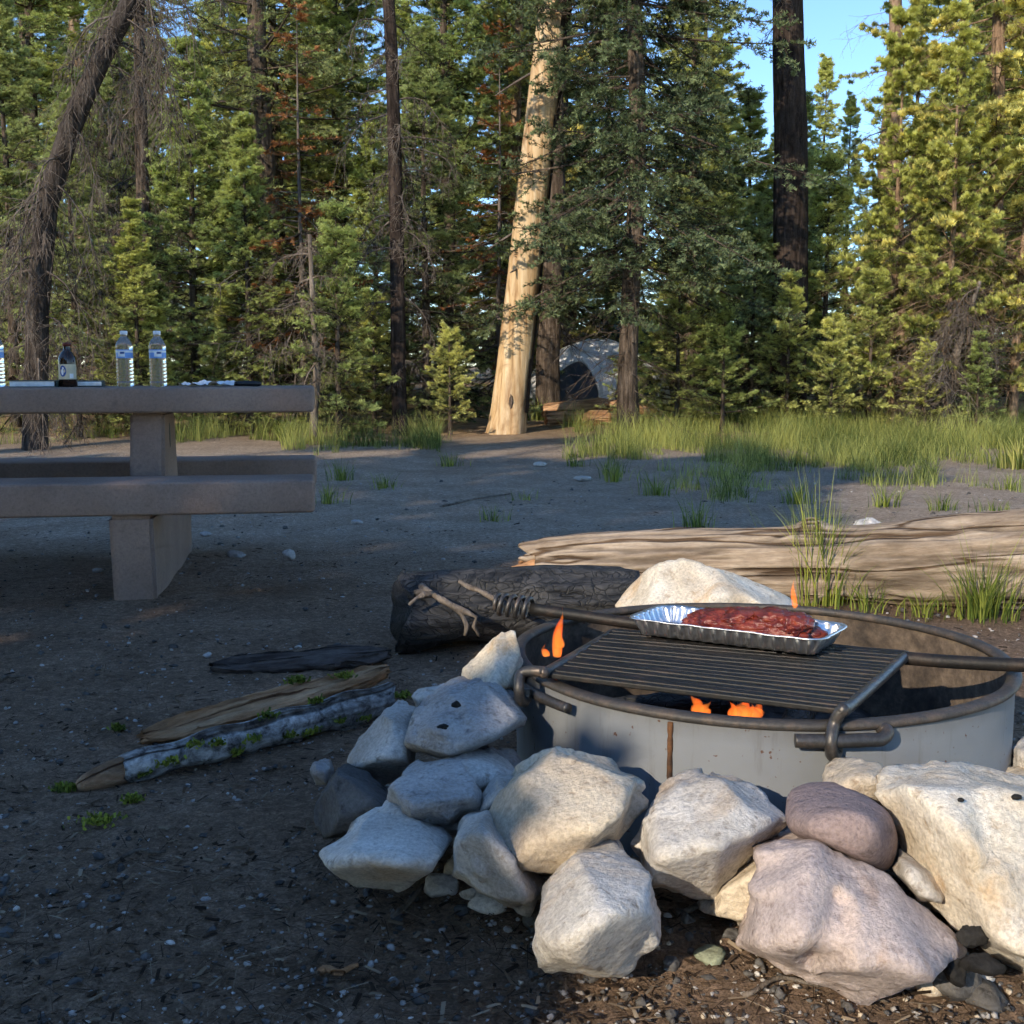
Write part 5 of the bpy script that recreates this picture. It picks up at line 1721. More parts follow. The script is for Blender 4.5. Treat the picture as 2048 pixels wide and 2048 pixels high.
# ---------- special trunks
def trunk_obj(name, pts, radii, mat, parent, sides=28, rough=.06, seed=0.0, flare=.5):
    k = 60
    pts = [Vector(p_) for p_ in pts]
    acc_l = [0]
    for a_, b3 in zip(pts, pts[1:]): acc_l.append(acc_l[-1] + (b3 - a_).length)
    tot_ = acc_l[-1]
    P_, R_ = [], []
    for s in np.linspace(0, 1, k) ** 1.3:
        d = s * tot_
        for q in range(len(pts) - 1):
            if d <= acc_l[q + 1] + 1e-6:
                t = (d - acc_l[q]) / (acc_l[q + 1] - acc_l[q])
                P_.append(tuple(pts[q].lerp(pts[q + 1], t))); rr = radii[q] + (radii[q + 1] - radii[q]) * t
                break
        R_.append([rr * (1 + flare * math.exp(-d / .22) * (.7 + .5 * math.sin(th * 5 + seed)) + rough * mn.fractal(Vector((math.cos(th) * 1.6 + seed, math.sin(th) * 1.6, d * .9)), 1, 2, 4)) for th in np.arange(sides) * 2 * PI / sides])
    V, T = tube(P_, np.array(R_), sides)
    return link(name, mesh_tris(name, V, T, smooth=True), MAT[mat], parent), np.array(P_), np.array(R_)


# stripped trunk
SY = 13.2
b0 = GX(538, SY); b0.z = ground_z(b0.x, SY)
tops = [b0 + Vector((0, 0, -.15)), P(547, 400, SY), P(563, 250, SY), P(579, 110, SY), P(592, 0, SY), P(625, -250, SY), P(655, -560, SY)]
stt = empty('stripped_tree', b0, 0, 'leaning conifer trunk stripped of bark, glowing golden in the sun', 'tree')
tr_, PP, RRr = trunk_obj('trunk', [p_ - b0 for p_ in tops], [.205, .188, .178, .172, .168, .15, .11], 'stripped', stt, 40, .05, 2.0, .32)
for k_, (hz_, a_s, ln_s) in enumerate([(1.2, 3.3, .12), (1.9, 4.2, .2), (2.3, 2.9, .35), (2.9, 3.6, .16), (3.3, 5.2, .3), (3.9, 3.1, .45), (4.4, 4.4, .25)]):
    i_ = int(np.argmin(np.abs(PP[:, 2] - hz_)))
    d_s = Vector((math.cos(a_s), math.sin(a_s), .12 - .3 * (k_ % 3)))
    p_s = Vector(PP[i_]) + d_s * .12
    V, T = tube([tuple(p_s + d_s * t + Vector((0, 0, -.10 * t * t / ln_s))) for t in np.linspace(0, ln_s, 8)], np.linspace(.018, .006, 8), 8)
    link('branch_stub', mesh_tris('branch_stub', V, T, smooth=True), MAT['twig_grey'], stt)
# remaining bark: shell on the right and back, closing round the upper trunk
pts_, t_, N_, B_ = frames(PP)
sides = 40
ths = np.arange(sides) * 2 * PI / sides
Vb = []
for k in range(len(PP)):
    for s in range(sides):
        Vb.append(pts_[k] + (RRr[k, s] + .022) * (math.cos(ths[s]) * N_[k] + math.sin(ths[s]) * B_[k]))
Tb = []
for k in range(len(PP) - 1):
    for s in range(sides):
        s2 = (s + 1) % sides
        dirv = math.cos(ths[s]) * N_[k] + math.sin(ths[s]) * B_[k]
        face = dirv[0] * .80 + dirv[1] * .60     # right-back side
        hz = pts_[k][2]
        thr = .30 - .30 * max(0, min(1, (hz - 2.6) / 1.6)) - 1.3 * max(0, min(1, (hz - 4.2) / .6))
        if hz < .25: thr = 2
        if face + .28 * mn.noise(Vector((ths[s] * 1.2, hz * 2.2, 4))) > thr:
            q = (k * sides + s, k * sides + s2, (k + 1) * sides + s2, (k + 1) * sides + s)
            Tb += [(q[0], q[1], q[2]), (q[0], q[2], q[3])]
link('bark', mesh_tris('bark', Vb, Tb, smooth=True), MAT['bark_dark'], stt)
V, T = ICO[3]
W = V * np.array([.026, .03, .075]) * (1 + .35 * np.array([mn.fractal(Vector(v) * 2, 1, 2, 3) for v in V]))[:, None]
q = P(545, 428, SY - .20) - b0
h_ = link('knot_hollow', mesh_tris('knot_hollow', W, T, smooth=True), MAT['bark_fir'], stt); h_.location = q + Vector((0, .015, 0))

def bare_trunk(pxs, Y, radii, label, mat, seed, name='tree', branches=0, blen=.8, droop=-.3, twig=3, bmat='twig_grey', grp=None, zmin=.5, fine=False):
    b0 = GX(pxs[0][0], Y); b0.z = ground_z(b0.x, Y)
    pts = [b0 + Vector((0, 0, -.2))] + [P(x, y_, Y) for x, y_ in pxs[1:]]
    e_ = empty(name, b0, 0, label, 'tree', grp)
    _, PP, _ = trunk_obj('trunk', [p_ - b0 for p_ in pts], radii, mat, e_, 24, .09, seed, .35)
    if branches:
        rng = np.random.default_rng(int(seed * 10) + 3)
        wood = Acc()
        for k in range(branches):
            i = rng.integers(6, len(PP) - 2)
            p_ = PP[i]
            if p_[2] < zmin: continue
            a_ = rng.uniform(0, 2 * PI); ln = blen * rng.uniform(.4, 1.4)
            d = np.array([math.cos(a_), math.sin(a_), rng.uniform(-.3, .5)])
            seg = 9
            q_ = p_.copy(); r_ = .014 * (ln / blen) ** .5
            for s in range(seg):
                d = unit(d + np.array([rng.normal(0, .16), rng.normal(0, .16), droop * .45 + rng.normal(0, .1)]))
                q2 = q_ + d * ln / seg
                V, T = prisms(q_[None], q2[None], r_, r_ * .86); wood.add(V, T); r_ *= .86
                m_ = twig
                d2 = unit(d[None] * .5 + rng.normal(0, .7, (m_, 3)) + np.array([0, 0, droop * 1.4]))
                e2 = q2[None] + d2 * (ln * rng.uniform(.10, .40, m_))[:, None]
                V, T = prisms(np.repeat(q2[None], m_, 0), e2, .0035, .002); wood.add(V, T)
                d3 = unit(d2 + rng.normal(0, .5, (m_, 3)) + np.array([0, 0, droop]))
                e3 = e2 + d3 * (ln * rng.uniform(.05, .3, m_))[:, None]
                V, T = prisms(e2, e3, .0028, .0015); wood.add(V, T)
                d4 = unit(d3 + rng.normal(0, .6, (m_, 3)) + np.array([0, 0, droop]))
                V, T = prisms(e2, e2 + d4 * (ln * rng.uniform(.05, .25, m_))[:, None], .0025, .0012); wood.add(V, T)
                q_ = q2
        link('bare_branches', wood.mesh('bare_branches'), MAT[bmat], e_)
    return e_


bare_trunk([(36, 460), (40, 330), (50, 220), (74, 140), (104, 70), (140, 0), (190, -110)], 11.2, [.11, .105, .10, .095, .09, .08, .06], 'leaning dead snag with drooping grey lichen hung branches', 'snag_wood', 1.0, 'dead_snag', 55, .8, -.62, 4, 'twig_grey')
bare_trunk([(427, 460), (424, 330), (422, 200), (418, 60), (412, -40), (405, -200)], 13.0, [.085, .078, .075, .068, .06, .05], 'thin dark bare trunk in the middle left of the clearing edge', 'bark_dark', 2.0, 'slender_tree', 60, .55, -.35, 3)
bare_trunk([(840, 445), (842, 300), (843, 150), (840, 0), (838, -200), (836, -420)], 14.8, [.225, .215, .205, .185, .17, .14], 'thick straight dark trunk standing against the blue sky', 'bark_dark', 3.0, 'thick_tree', 14, .3, -.2, 2)
bare_trunk([(585, 440), (584, 380), (590, 300), (592, 200), (590, 60)], 15.2, [.17, .15, .14, .13, .12], 'flaring brown trunk close behind the stripped trunk', 'bark_fir', 5.0, 'brown_tree')
bare_trunk([(333, 470), (335, 440), (338, 400), (334, 330), (330, 250)], 12.2, [.05, .042, .038, .03, .02], 'short pale dead sapling trunk by the right table end', 'dead_wood', 6.0, 'dead_sapling', 36, .4, -.25, 3, 'dead_wood')
bare_trunk([(962, 440), (960, 330), (958, 230), (955, 120)], 16.5, [.08, .075, .07, .06], 'slim brown trunk among the right pines', 'bark_pine', 7.0, 'slender_tree', 40, .6, -.3, 4)
bare_trunk([(1000, 430), (1018, 385), (1032, 335), (1045, 300)], 12.9, [.05, .045, .035, .02], 'twisted grey dead stem leaning under the right pines', 'dead_wood', 8.0, 'dead_sapling', 50, .55, -.3, 5, 'twig_grey', zmin=.15)
bare_trunk([(160, 455), (156, 330), (152, 200), (149, 60), (147, -60)], 15, [.09, .085, .08, .07, .06], 'thin brown trunk right of the leaning snag', 'bark_fir', 11.0, 'slender_tree', 60, .8, -.45, 4)

# decaying logs in the sun beside the tent
for k, (x0, y0, x1, y1, r, Y, lb) in enumerate([(578, 438, 640, 432, .10, 14.4, 'orange lit rotten log beside the tent, uppermost in the heap'), (582, 447, 650, 446, .11, 14.1, 'orange lit rotten log beside the tent, lowest in the heap'), (636, 430, 690, 437, .09, 14.6, 'rotten log half hidden by the little sunlit fir'), (690, 440, 735, 445, .08, 14.3, 'rotten log lying in grass right of the little sunlit fir')]):
    big_log('rotten_log', P(x0, y0, Y), P(x1, y1, Y + .1), lambda t, r=r: r, lb, 'log', 'split_wood', 20 + k, 50, 26, .12, (), .05, .9, 'rotten logs near the tent')

# ------------------------------------------------------------------ tent and car behind
te = empty('dome_tent', (0, 0, 0), 0, 'grey dome tent with dark arched mesh doors behind the trees', 'tent')
tY = 19.0
tc = GX(636, tY); tc.z = ground_z(tc.x, tY)
te.location = tc
hw = 0.98; hh_ = P(624, 361, tY).z - tc.z
n1, n2 = 48, 16
vv, tt = [], []
for a_ in range(n2 + 1):
    t = a_ / n2
    for s in range(n1):
        th = 2 * PI * s / n1
        rr = (1 - t ** 2.2) ** .62
        po = 1 + .06 * abs(math.cos(2 * th)) ** 6 * 1
        sq = 1 / max(abs(math.cos(th)) ** 3 + abs(math.sin(th)) ** 3, 1e-6) ** (1 / 3)
        vv.append((hw * 1.15 * rr * po * sq * math.cos(th), hw * rr * po * sq * math.sin(th), hh_ * t))
for a_ in range(n2):
    for s in range(n1):
        s2 = (s + 1) % n1
        q = (a_ * n1 + s, a_ * n1 + s2, (a_ + 1) * n1 + s2, (a_ + 1) * n1 + s)
        tt += [(q[0], q[1], q[2]), (q[0], q[2], q[3])]
link('tent_fabric', mesh_tris('tent_fabric', vv, tt, smooth=True), MAT['tent_grey'], te)


def tent_pt(th, t, k=1.0):
    rr = (1 - t ** 2.2) ** .62
    po = 1 + .06 * abs(math.cos(2 * th)) ** 6
    sq = 1 / max(abs(math.cos(th)) ** 3 + abs(math.sin(th)) ** 3, 1e-6) ** (1 / 3)
    return (hw * 1.15 * rr * po * sq * math.cos(th) * k, hw * rr * po * sq * math.sin(th) * k, hh_ * t * (1 + (k - 1) * .5))


for th0 in (-1.95, -1.05):
    vv, tt = [], []
    m1 = 14
    for a_ in range(m1 + 1):
        for s in range(m1 + 1):
            u = s / m1 * 2 - 1
            vmax = .62 * math.sqrt(max(0, 1 - u * u * .98))
            vv.append(tent_pt(th0 + u * .36, .02 + vmax * a_ / m1, 1.015))
    for a_ in range(m1):
        for s in range(m1):
            q = a_ * (m1 + 1) + s
            tt += [(q, q + 1, q + m1 + 2), (q, q + m1 + 2, q + m1 + 1)]
    d_ = link('mesh_door', mesh_tris('mesh_door', vv, tt, smooth=True), MAT['tent_dark'], te)
    pts = []
    for s in range(41):
        u = s / 40 * 2 - 1
        pts.append(tent_pt(th0 + u * .37, .02 + .63 * math.sqrt(max(0, 1 - u * u)), 1.02))
    V, T = tube(pts, .022, 6)
    link('door_piping', mesh_tris('door_piping', V, T, smooth=True), MAT['tent_pale'], d_)
for th0 in (PI / 4, 3 * PI / 4, -PI / 4, -3 * PI / 4, -PI / 2):
    V, T = tube([tent_pt(th0, t, 1.01) for t in np.linspace(0, .98, 20)], .018, 6)
    link('tent_pole', mesh_tris('tent_pole', V, T, smooth=True), MAT['tent_pale'], te)

car = empty('parked_car', (0, 0, 0), 0, 'dark blue parked car mostly hidden by firs beyond the tent', 'car')
cq = GX(720, 24.0); car.location = (cq.x, 24.0, ground_z(cq.x, 24.0)); car.rotation_euler = (0, 0, .25)


def loft(name, secs, mat, parent):
    """sections of (x, [(y,z)...]) along x, closed"""
    n = len(secs[0][1]); vv, tt = [], []
    for x, lp in secs:
        for y_, z in lp: vv.append((x, y_, z))
    for a_ in range(len(secs) - 1):
        for s in range(n):
            s2 = (s + 1) % n
            q = (a_ * n + s, a_ * n + s2, (a_ + 1) * n + s2, (a_ + 1) * n + s)
            tt += [(q[0], q[1], q[2]), (q[0], q[2], q[3])]
    for s in range(1, n - 1):
        tt += [(0, s + 1, s), ((len(secs) - 1) * n, (len(secs) - 1) * n + s, (len(secs) - 1) * n + s + 1)]
    return link(name, mesh_tris(name, vv, tt), mat, parent)


def sec(wb, wt, z0, z1): return [(-wb, z0), (wb, z0), (wb * 1.02, (z0 + z1) * .5), (wt, z1 - .03), (wt * .9, z1), (-wt * .9, z1), (-wt, z1 - .03), (-wb * 1.02, (z0 + z1) * .5)]


loft('car_body', [(-2.2, sec(.78, .7, .45, .85)), (-2.05, sec(.86, .8, .32, 1.0)), (-1.0, sec(.88, .84, .28, 1.05)), (.9, sec(.88, .84, .28, 1.05)), (1.9, sec(.86, .78, .3, .98)), (2.15, sec(.78, .68, .42, .8))], MAT['car_paint'], car)
loft('cabin_glass', [(-1.95, sec(.78, .74, .98, 1.04)), (-1.6, sec(.78, .64, 1.0, 1.55)), (.1, sec(.78, .64, 1.0, 1.58)), (.95, sec(.78, .7, 1.0, 1.06))], MAT['car_glass'], car)
loft('car_roof', [(-1.7, sec(.62, .58, 1.55, 1.60)), (-1.2, sec(.66, .6, 1.56, 1.66)), (-.2, sec(.66, .6, 1.56, 1.66)), (.25, sec(.62, .58, 1.55, 1.6))], MAT['car_paint'], car)
for x in (-1.35, 1.35):
    for s in (-1, 1):
        V, T = lathe([(.0001, -.1), (.3, -.1), (.34, -.07), (.34, .07), (.3, .1), (.0001, .1)], 24)
        W = np.stack([V[:, 0], V[:, 2] + s * .8, V[:, 1] + .34], 1)
        wh = link('wheel', mesh_tris('wheel', W, T, smooth=False), MAT['rubber'], car)
        V, T = lathe([(.0001, .02), (.18, .015), (.2, 0)], 16)
        W = np.stack([V[:, 0], (V[:, 2] + .105) * s + s * .8, V[:, 1] + .34], 1)
        link('rim', mesh_tris('rim', W, T), MAT['blade_steel'], wh)
for s in (-1, 1):
    o = link('tail_light', box_mesh('tail_light', .06, .16, .26, .01), MAT['tail_red'], car); o.location = (-2.13, s * .68, .85)
    o = link('headlight', box_mesh('headlight', .06, .2, .12, .01), MAT['label_white'], car); o.location = (2.1, s * .6, .72)

# ------------------------------------------------------------------ grass
def blades(acc, X, Y, Z, H, rng, wd=.005, bend=.4, seg=3, tint=None, az=None):
    n = len(X)
    az = rng.uniform(0, 2 * PI, n) if az is None else az
    b = bend * rng.uniform(.2, 1.3, n)
    dx, dy = np.cos(az), np.sin(az)
    px_, py_ = -dy, dx
    fa = rng.uniform(0, PI, n)
    wx, wy = np.cos(fa), np.sin(fa)
    rows = []
    for s in range(seg + 1):
        t = s / seg
        cx_ = X + dx * H * b * t * t; cy_ = Y + dy * H * b * t * t; cz_ = Z + H * t * (1 - .25 * b * t)
        w_ = wd * (1 - t) ** .8 * rng.uniform(.7, 1.3, n) * .5 if s < seg else 0 * X
        rows.append(np.stack([cx_ - wx * w_, cy_ - wy * w_, cz_], 1)); rows.append(np.stack([cx_ + wx * w_, cy_ + wy * w_, cz_], 1))
    V = np.stack(rows, 1)
    m_ = 2 * (seg + 1)
    tr = []
    for s in range(seg):
        tr += [[2 * s, 2 * s + 1, 2 * s + 3], [2 * s, 2 * s + 3, 2 * s + 2]]
    T = (np.arange(n)[:, None, None] * m_ + np.array(tr)[None]).reshape(-1, 3)
    ti = rng.uniform(0, 1, n) if tint is None else tint
    acc.add(V.reshape(-1, 3), T, np.repeat(ti, m_))


rg = np.random.default_rng(31)
ac = Acc()
cand = 240000
Yc = 7.4 + 8.4 * rg.uniform(0, 1, cand) ** 1.0
pxc = rg.uniform(-150, 1250, cand)
Xc = (pxc - CX) / FPX * Yc
keepm = np.zeros(cand, bool)
Hc = np.zeros(cand)
for k in range(cand):
    x, y_ = Xc[k], Yc[k]
    nz = mn.noise(Vector((x * 1.1, y_ * .9, 7))) + .6 * mn.noise(Vector((x * 3.2, y_ * 2.6, 9)))
    px = pxc[k]
    if px < 470:      # strip behind the table
        lo_, soft, thr, hgt = (11.4 if px < 300 else 10.4), .8, .12, .27
        if y_ > 13.4: continue
    elif px < 600:
        lo_, soft, thr, hgt = 10.9, 1.2, .42, .18
        if (x - b0.x) ** 2 + (y_ - SY + .4) ** 2 < .9 or y_ > 12.8: continue
    else:
        lo_, soft, thr, hgt = 9.3 - 2.1 * max(0, min(1, (px - 580) / 120)) + (1.7 if px > 1000 else 0), 2.8, max(-.22, .38 - .6 * (px - 590) / 100), .27
    if y_ > 13.6: thr += .25
    f_ = max(0, min(1, (y_ - lo_) / soft))
    nn_ = nz + .3 * mn.noise(Vector((x * .5, y_ * .6, 41))) + .55 * mn.noise(Vector((x * 7, y_ * 5, 3)))
    if nn_ > thr + (1 - f_) * .75 and rg.uniform() < .3 + .7 * f_:
        keepm[k] = True; Hc[k] = hgt * (.25 + 1.05 * rg.uniform() ** 1.8) * (.55 + .45 * f_) * (1.0 + .8 * max(nz, -.4))
idx = np.nonzero(keepm)[0]
if len(idx) > 52000: idx = rg.choice(idx, 52000, replace=False)
Zc = np.array([ground_z(Xc[k], Yc[k]) for k in idx])
gt = np.array([min(1, max(0, .5 + .55 * mn.noise(Vector((Xc[k] * 1.7, Yc[k] * 1.4, 33))) + .2 * rg.normal())) for k in idx])
blades(ac, Xc[idx], Yc[idx], Zc - .01, Hc[idx], rg, .0052, .6, 3, gt)
tag(link('grass', ac.mesh('grass'), MAT['grass']), 'sunlit green meadow grass growing along the edge of the wood', 'grass', None, 'stuff')


def tuft(px, py, n, hgt, spread, label, seed, mat='grass_green', bend=.45, wd=.005, group='grass tufts on the dirt', name='grass_tuft', tall=0):
    g = G(px, py); g.z = ground_z(g.x, g.y) - .005
    r_ = np.random.default_rng(seed)
    a_ = Acc()
    az = r_.uniform(0, 2 * PI, n)
    rr = np.abs(r_.normal(0, spread, n))
    blades(a_, rr * np.cos(az), rr * np.sin(az), 0 * rr, hgt * r_.uniform(.4, 1.05, n), r_, wd, bend, 5, None, az + r_.normal(0, .6, n))
    if tall:
        az = r_.uniform(0, 2 * PI, tall); rr = np.abs(r_.normal(0, spread, tall))
        X_, Y_ = rr * np.cos(az), rr * np.sin(az)
        hh2 = hgt * r_.uniform(1.05, 1.45, tall)
        blades(a_, X_, Y_, 0 * rr, hh2, r_, wd * .7, bend * .5, 5, np.full(tall, .8), az)
    o = link(name, a_.mesh(name), MAT[mat], loc=g)
    return tag(o, label, 'grass', group)


tuft(876, 646, 260, .42, .065, 'tall bright green grass tuft in front of the weathered log', 1, tall=14, wd=.006)
tuft(1048, 660, 200, .27, .06, 'wide grass tuft at the right end of the log', 2, wd=.005, bend=.6, tall=8)
tuft(985, 658, 60, .14, .06, 'short thin grass tuft between the two larger tufts', 3, wd=.004, bend=.8)
tuft(925, 655, 40, .20, .05, 'sparse grass sprigs right of the tall bright tuft', 4, wd=.004, bend=.7)
for k, (px, py, n, hg, lb) in enumerate([(745, 562, 70, .20, 'dark shaded tuft in the middle of the clearing'), (525, 556, 40, .12, 'tiny tuft left of the clearing middle'), (655, 512, 90, .2, 'shaded tuft below the little sunlit fir'), (700, 525, 80, .22, 'shaded tuft at the grass edge above the log'), (612, 500, 60, .18, 'tuft right of the stripped trunk foot'), (480, 500, 70, .16, 'tuft left of the stripped trunk foot'), (410, 520, 60, .16, 'tuft between the bench end and the clearing'), (365, 512, 80, .22, 'tuft beside the right end of the bench'), (350, 535, 60, .18, 'tuft in front of the far bench end'), (1005, 545, 60, .14, 'small tuft on the sunny path behind the log'), (945, 540, 70, .2, 'tuft at the shade line behind the log'), (850, 535, 80, .22, 'tuft left of the sunny path'), (1078, 520, 60, .16, 'tuft at the right edge on the sunny path'), (560, 530, 30, .10, 'sparse tuft on the open gravel'), (300, 480, 80, .24, 'yellow tuft seen over the far bench'), (1060, 548, 40, .10, 'tiny sunny tuft right of the path')]):
    tuft(px, py, n, hg, .06, lb, 40 + k, 'grass_green', .55, .006)
for k, (px, py, lb) in enumerate([(575, 452, 'leafy sprout at the right foot of the stripped trunk'), (760, 455, 'leafy weed clump at the wood edge'), (1085, 490, 'bushy weed clump at the far right of the grass')]):
    tuft(px, py + 12, 150, .35, .09, lb, 70 + k, 'grass', .5, .012, 'weed clumps at the wood edge', 'weed_clump')

# ------------------------------------------------------------------ gravel and litter on the dirt
def scatter_xy(n, y0, y1, rng, pw=2.0):
    u = rng.uniform(0, 1, n)
    y_ = 1 / (1 / y0 + u * (1 / y1 - 1 / y0))
    x = rng.uniform(-.62, .62, n) * (y_ + .25)
    return x, y_


def not_in_ring(x, y_): return (x - RC.x) ** 2 + (y_ - RC.y) ** 2 > (RR + .01) ** 2


D, T = ICO[1]
rp = np.random.default_rng(51)
for nm, n, mt, smin, smax, lb in (('gravel', 6500, 'rock_grey', .0013, .0055, 'fine grey gravel strewn over the dirt'), ('gravel', 260, 'rock_white', .0014, .0055, 'scattered pale gravel bits on the dirt'), ('gravel', 2500, 'rock_dark', .003, .010, 'dark grit strewn over the dirt')):
    x, y_ = scatter_xy(n, 1.05, 9.0, rp)
    mk = not_in_ring(x, y_); x, y_ = x[mk], y_[mk]; n = len(x)
    # patchy
    s = (smin + (smax - smin) * rp.uniform(0, 1, n) ** 3) * (1 + .10 * y_)
    sc3 = s[:, None] * rp.uniform(.6, 1.3, (n, 3)) * np.array([1, 1, .7])
    z = np.array([ground_z(a_, b3) for a_, b3 in zip(x, y_)]) + .002
    a_ = rp.uniform(0, 2 * PI, n)
    jit = 1 + .25 * rp.normal(size=(n, len(D), 1))
    Vv = D[None] * jit * sc3[:, None]
    ca, sa = np.cos(a_)[:, None], np.sin(a_)[:, None]
    Vr = np.stack([Vv[..., 0] * ca - Vv[..., 1] * sa + x[:, None], Vv[..., 0] * sa + Vv[..., 1] * ca + y_[:, None], Vv[..., 2] + z[:, None]], -1)
    Tt = (np.arange(n)[:, None, None] * len(D) + T[None]).reshape(-1, 3)
    tag(link(nm, mesh_tris(nm, Vr.reshape(-1, 3), Tt, smooth=False), MAT[mt]), lb, 'gravel', None, 'stuff')

for nm, n, mt, smin, smax, lb in (('gravel', 420, 'rock_tan', .0016, .0065, 'pale and brown gravel on the sunny dirt by the rocks'), ('gravel', 750, 'rock_dark', .0025, .010, 'dark gravel on the sunny dirt by the rocks')):
    x = rp.uniform(.0, 1.05, n); y_ = 1.02 + .55 * rp.uniform(0, 1, n)
    s = smin + (smax - smin) * rp.uniform(0, 1, n) ** 3
    sc3 = s[:, None] * rp.uniform(.6, 1.3, (n, 3)) * np.array([1, 1, .7])
    z = np.array([ground_z(a_, b3) for a_, b3 in zip(x, y_)]) + .003
    Vv = D[None] * (1 + .25 * rp.normal(size=(n, len(D), 1))) * sc3[:, None]
    Vr = Vv + np.stack([x, y_, z], 1)[:, None]
    Tt = (np.arange(n)[:, None, None] * len(D) + T[None]).reshape(-1, 3)
    tag(link(nm, mesh_tris(nm, Vr.reshape(-1, 3), Tt, smooth=False), MAT[mt]), lb, 'gravel', None, 'stuff')

m, nt, out = M('litter')
at = N(nt, 'ShaderNodeAttribute', attribute_name='tint')
c = ramp(nt, at.outputs['Fac'], [(0.0, (0.02, 0.014, 0.01)), (0.45, (0.075, 0.048, 0.03)), (0.8, (0.17, 0.115, 0.07)), (1.0, (0.36, 0.28, 0.19))]).outputs[0]
principled(nt, out, c, .9, 0, None, .1)
MAT['litter'] = m
for nm, n, l0, l1, w0, w1, lb in (('bark_litter', 6500, .006, .022, .002, .007, 'brown bark chips littering the dirt'), ('needle_litter', 6500, .015, .055, .0008, .0016, 'dry pine needles and fine twigs littering the dirt')):
    x, y_ = scatter_xy(n, 1.05, 7.5, rp)
    mk = not_in_ring(x, y_); x, y_ = x[mk], y_[mk]; n = len(x)
    # thicker near the bottom right corner
    ln = rp.uniform(l0, l1, n) * (.6 + rp.uniform(0, 1, n) ** 2) * (1 + .06 * y_); wd = rp.uniform(w0, w1, n) * (1 + .10 * y_)
    az = rp.uniform(0, 2 * PI, n)
    z = np.array([ground_z(a_, b3) for a_, b3 in zip(x, y_)]) + .007
    d = np.stack([np.cos(az), np.sin(az), rp.normal(0, .12, n)], 1); s = np.stack([-np.sin(az), np.cos(az), rp.normal(0, .25, n)], 1)
    c0 = np.stack([x, y_, z], 1)
    hh3 = np.array([0, 0, 1.0]) * .0012
    q0, q1 = c0 - d * ln[:, None] / 2, c0 + d * ln[:, None] / 2
    sw = s * wd[:, None] / 2
    Vv = np.stack([q0 - sw * .6, q0 + sw * .8, q1 + sw * .7, q1 - sw, c0 - d * ln[:, None] * .15 + hh3 * (wd[:, None] / .004), c0 + d * ln[:, None] * .2 + hh3 * (wd[:, None] / .004)], 1)
    tr = np.array([[0, 1, 4], [1, 2, 5], [1, 5, 4], [2, 3, 5], [3, 0, 4], [3, 4, 5]])
    Tt = (np.arange(n)[:, None, None] * 6 + tr[None]).reshape(-1, 3)
    tag(link(nm, mesh_tris(nm, Vv.reshape(-1, 3), Tt, np.repeat(rp.uniform(0, 1, n) ** 1.4, 6)), MAT['litter']), lb, 'litter', None, 'stuff')

# ------------------------------------------------------------------ unseen trees added behind the camera, crowns shaped to cast the wanted shade
TAN = math.tan(SUN_EL)
dh = np.array([math.sin(SUN_AZ), math.cos(SUN_AZ)]); du = np.array([math.cos(SUN_AZ), -math.sin(SUN_AZ)])


def in_poly(x, y_, poly):
    r = False
    j = len(poly) - 1
    for i in range(len(poly)):
        xi, yi = poly[i]; xj, yj = poly[j]
        if (yi > y_) != (yj > y_) and x < (xj - xi) * (y_ - yi) / (yj - yi) + xi: r = not r
        j = i
    return r


LIT = [(-.15, .4), (-.12, 1.22), (.08, 1.66), (.32, 1.98), (.30, 2.35), (.08, 2.7), (-.2, 3.25), (-.2, 4.1), (.0, 5.1), (1.2, 5.45), (1.6, 5.7), (1.75, 6.6), (2.3, 8.6), (9, 9.7), (9, .4)]
LIT2 = [(-9, 10.9), (-4.2, 11.2), (-.9, 10.7), (.6, 10.4), (2.2, 10.6), (3.2, 9.0), (12, 9), (12, 16), (-9, 16)]
rk = np.random.default_rng(77)


def shaded(u, a):
    x = u * du[0] + a * dh[0]; y_ = u * du[1] + a * dh[1]
    w_ = .05 * mn.noise(Vector((x * 4, y_ * 4, 1)))
    if y_ < 10.6 and y_ > -6:
        if in_poly(x + w_, y_ + w_, LIT): return False
        if in_poly(x, y_, LIT2): return mn.noise(Vector((x * .8, y_ * .8, 20))) > .25
        if x > 5 and y_ < 9: return False
        return x < 3.4
    nz = mn.noise(Vector((u * .55, a * .16, 11))) + .5 * mn.noise(Vector((u * 1.6, a * .5, 15)))
    return nz > .45


# (across, distance up the sun ray, nearest / farthest ground it shades along the ray)
trunks = [(-22.0, 9.0, -99, 99), (-19.0, 9.4, -99, 99), (-16.2, 8.7, -99, 99), (-13.4, 9.0, -99, 99), (-10.8, 9.3, -99, 99), (-8.0, 8.8, -99, 99), (-6.0, 9.2, -99, 99), (-4.4, 9.0, -99, 99), (-2.1, 4.6, -99, 3.6), (-1.0, 4.2, -99, 3.0)]
by = {k: [] for k in range(len(trunks))}
for u in np.arange(-24, 4.5, .12):
    near = -3.0 < u < 1.0
    a = -7.0
    while a < 22:
        a += .22 if (near and a < 3.6) else .34
        uu, aa = u + rk.uniform(-.05, .05), a + rk.uniform(-.1, .1)
        if not shaded(uu, aa): continue
        opt = [(abs(uu - t[0]) + (0 if t[2] < aa < t[3] else 50) + (0 if t[3] < 90 or not (near and aa < 3.0) else 3), k) for k, t in enumerate(trunks)]
        k = min(opt)[1]
        z = (trunks[k][1] + aa) * TAN
        if .25 < z < 10: by[k].append((uu, z))
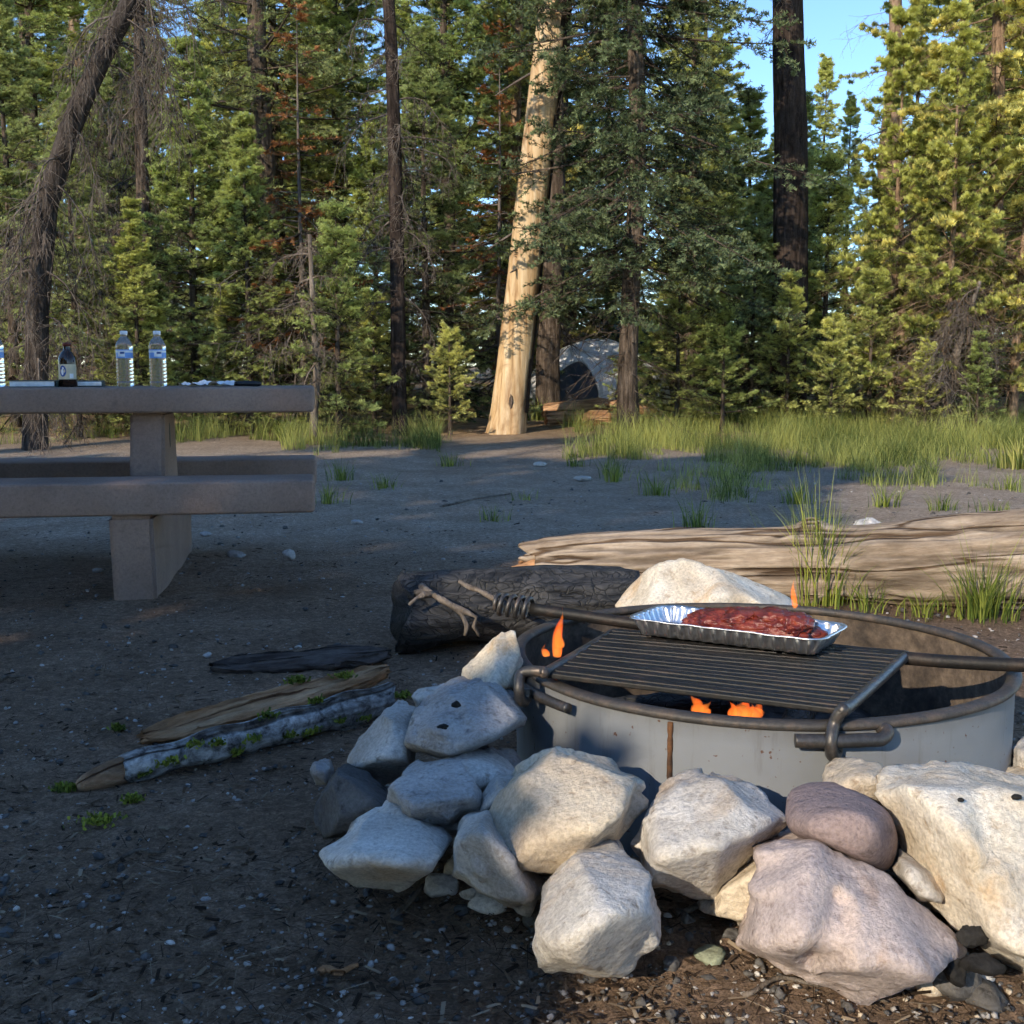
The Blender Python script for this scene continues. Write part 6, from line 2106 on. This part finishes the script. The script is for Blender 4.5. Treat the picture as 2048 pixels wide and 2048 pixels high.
for k, (tu, DP, _n, _f) in enumerate(trunks):
    cl = np.array(by[k])
    if len(cl) == 0: continue
    base = -DP * dh + tu * du
    zt = float(cl[:, 1].max()) - .1
    acc, wood = Acc(), Acc()
    n = len(cl)
    off = rk.uniform(-.35, .35, n) * (1 if DP > 6 else .5)
    # keep the point on the same ray: moving along the sun ray by off changes height too
    pos = np.stack([(cl[:, 0] - tu) * du[0] + off * dh[0], (cl[:, 0] - tu) * du[1] + off * dh[1], cl[:, 1] - off * TAN], 1)
    m_ = 17
    d = unit(rk.normal(size=(n, m_, 3)))
    P0 = (pos[:, None] + rk.normal(0, .035, (n, m_, 3))).reshape(-1, 3) - d.reshape(-1, 3) * .04
    add_needles(acc, P0, d.reshape(-1, 3), np.full(n * m_, .09), rk, 3, .095, .095)
    V, T = tube([(0, 0, z) for z in np.linspace(-.2, zt, 12)], np.linspace((.11 if DP > 6 else .04), .03, 12), 10); wood.add(V, T)
    o_ = np.stack([0 * off, 0 * off, np.maximum(cl[:, 1] - .35 * np.abs(cl[:, 0] - tu), .1)], 1)
    sel = rk.uniform(0, 1, n) < .12
    V, T = prisms(o_[sel], pos[sel], .012, .005); wood.add(V, T)
    e_ = empty('shade_caster', (base[0], base[1], 0), 0, 'unseen conifer added behind the viewer, crown shaped to shade the campsite', 'tree', 'unseen conifers added behind the viewer to shade the campsite')
    link('trunk', wood.mesh('trunk'), MAT['bark_fir'], e_)
    link('crown', acc.mesh('crown'), MAT['fir_dark'], e_)

# ------------------------------------------------------------------ render settings
sc.render.engine = 'CYCLES'
sc.cycles.use_denoising = True
try: sc.cycles.denoiser = 'OPENIMAGEDENOISE'
except Exception: pass
sc.cycles.use_adaptive_sampling = True
sc.cycles.adaptive_threshold = 0.05
sc.cycles.adaptive_min_samples = 12
sc.cycles.max_bounces = 6
sc.cycles.diffuse_bounces = 2
sc.cycles.glossy_bounces = 3
sc.cycles.transmission_bounces = 6
sc.cycles.transparent_max_bounces = 8
sc.cycles.sample_clamp_indirect = 4
sc.cycles.caustics_reflective = False
sc.cycles.caustics_refractive = False
sc.view_settings.view_transform = 'Standard'
sc.view_settings.look = 'None'
sc.view_settings.exposure = 0
sc.view_settings.gamma = 1
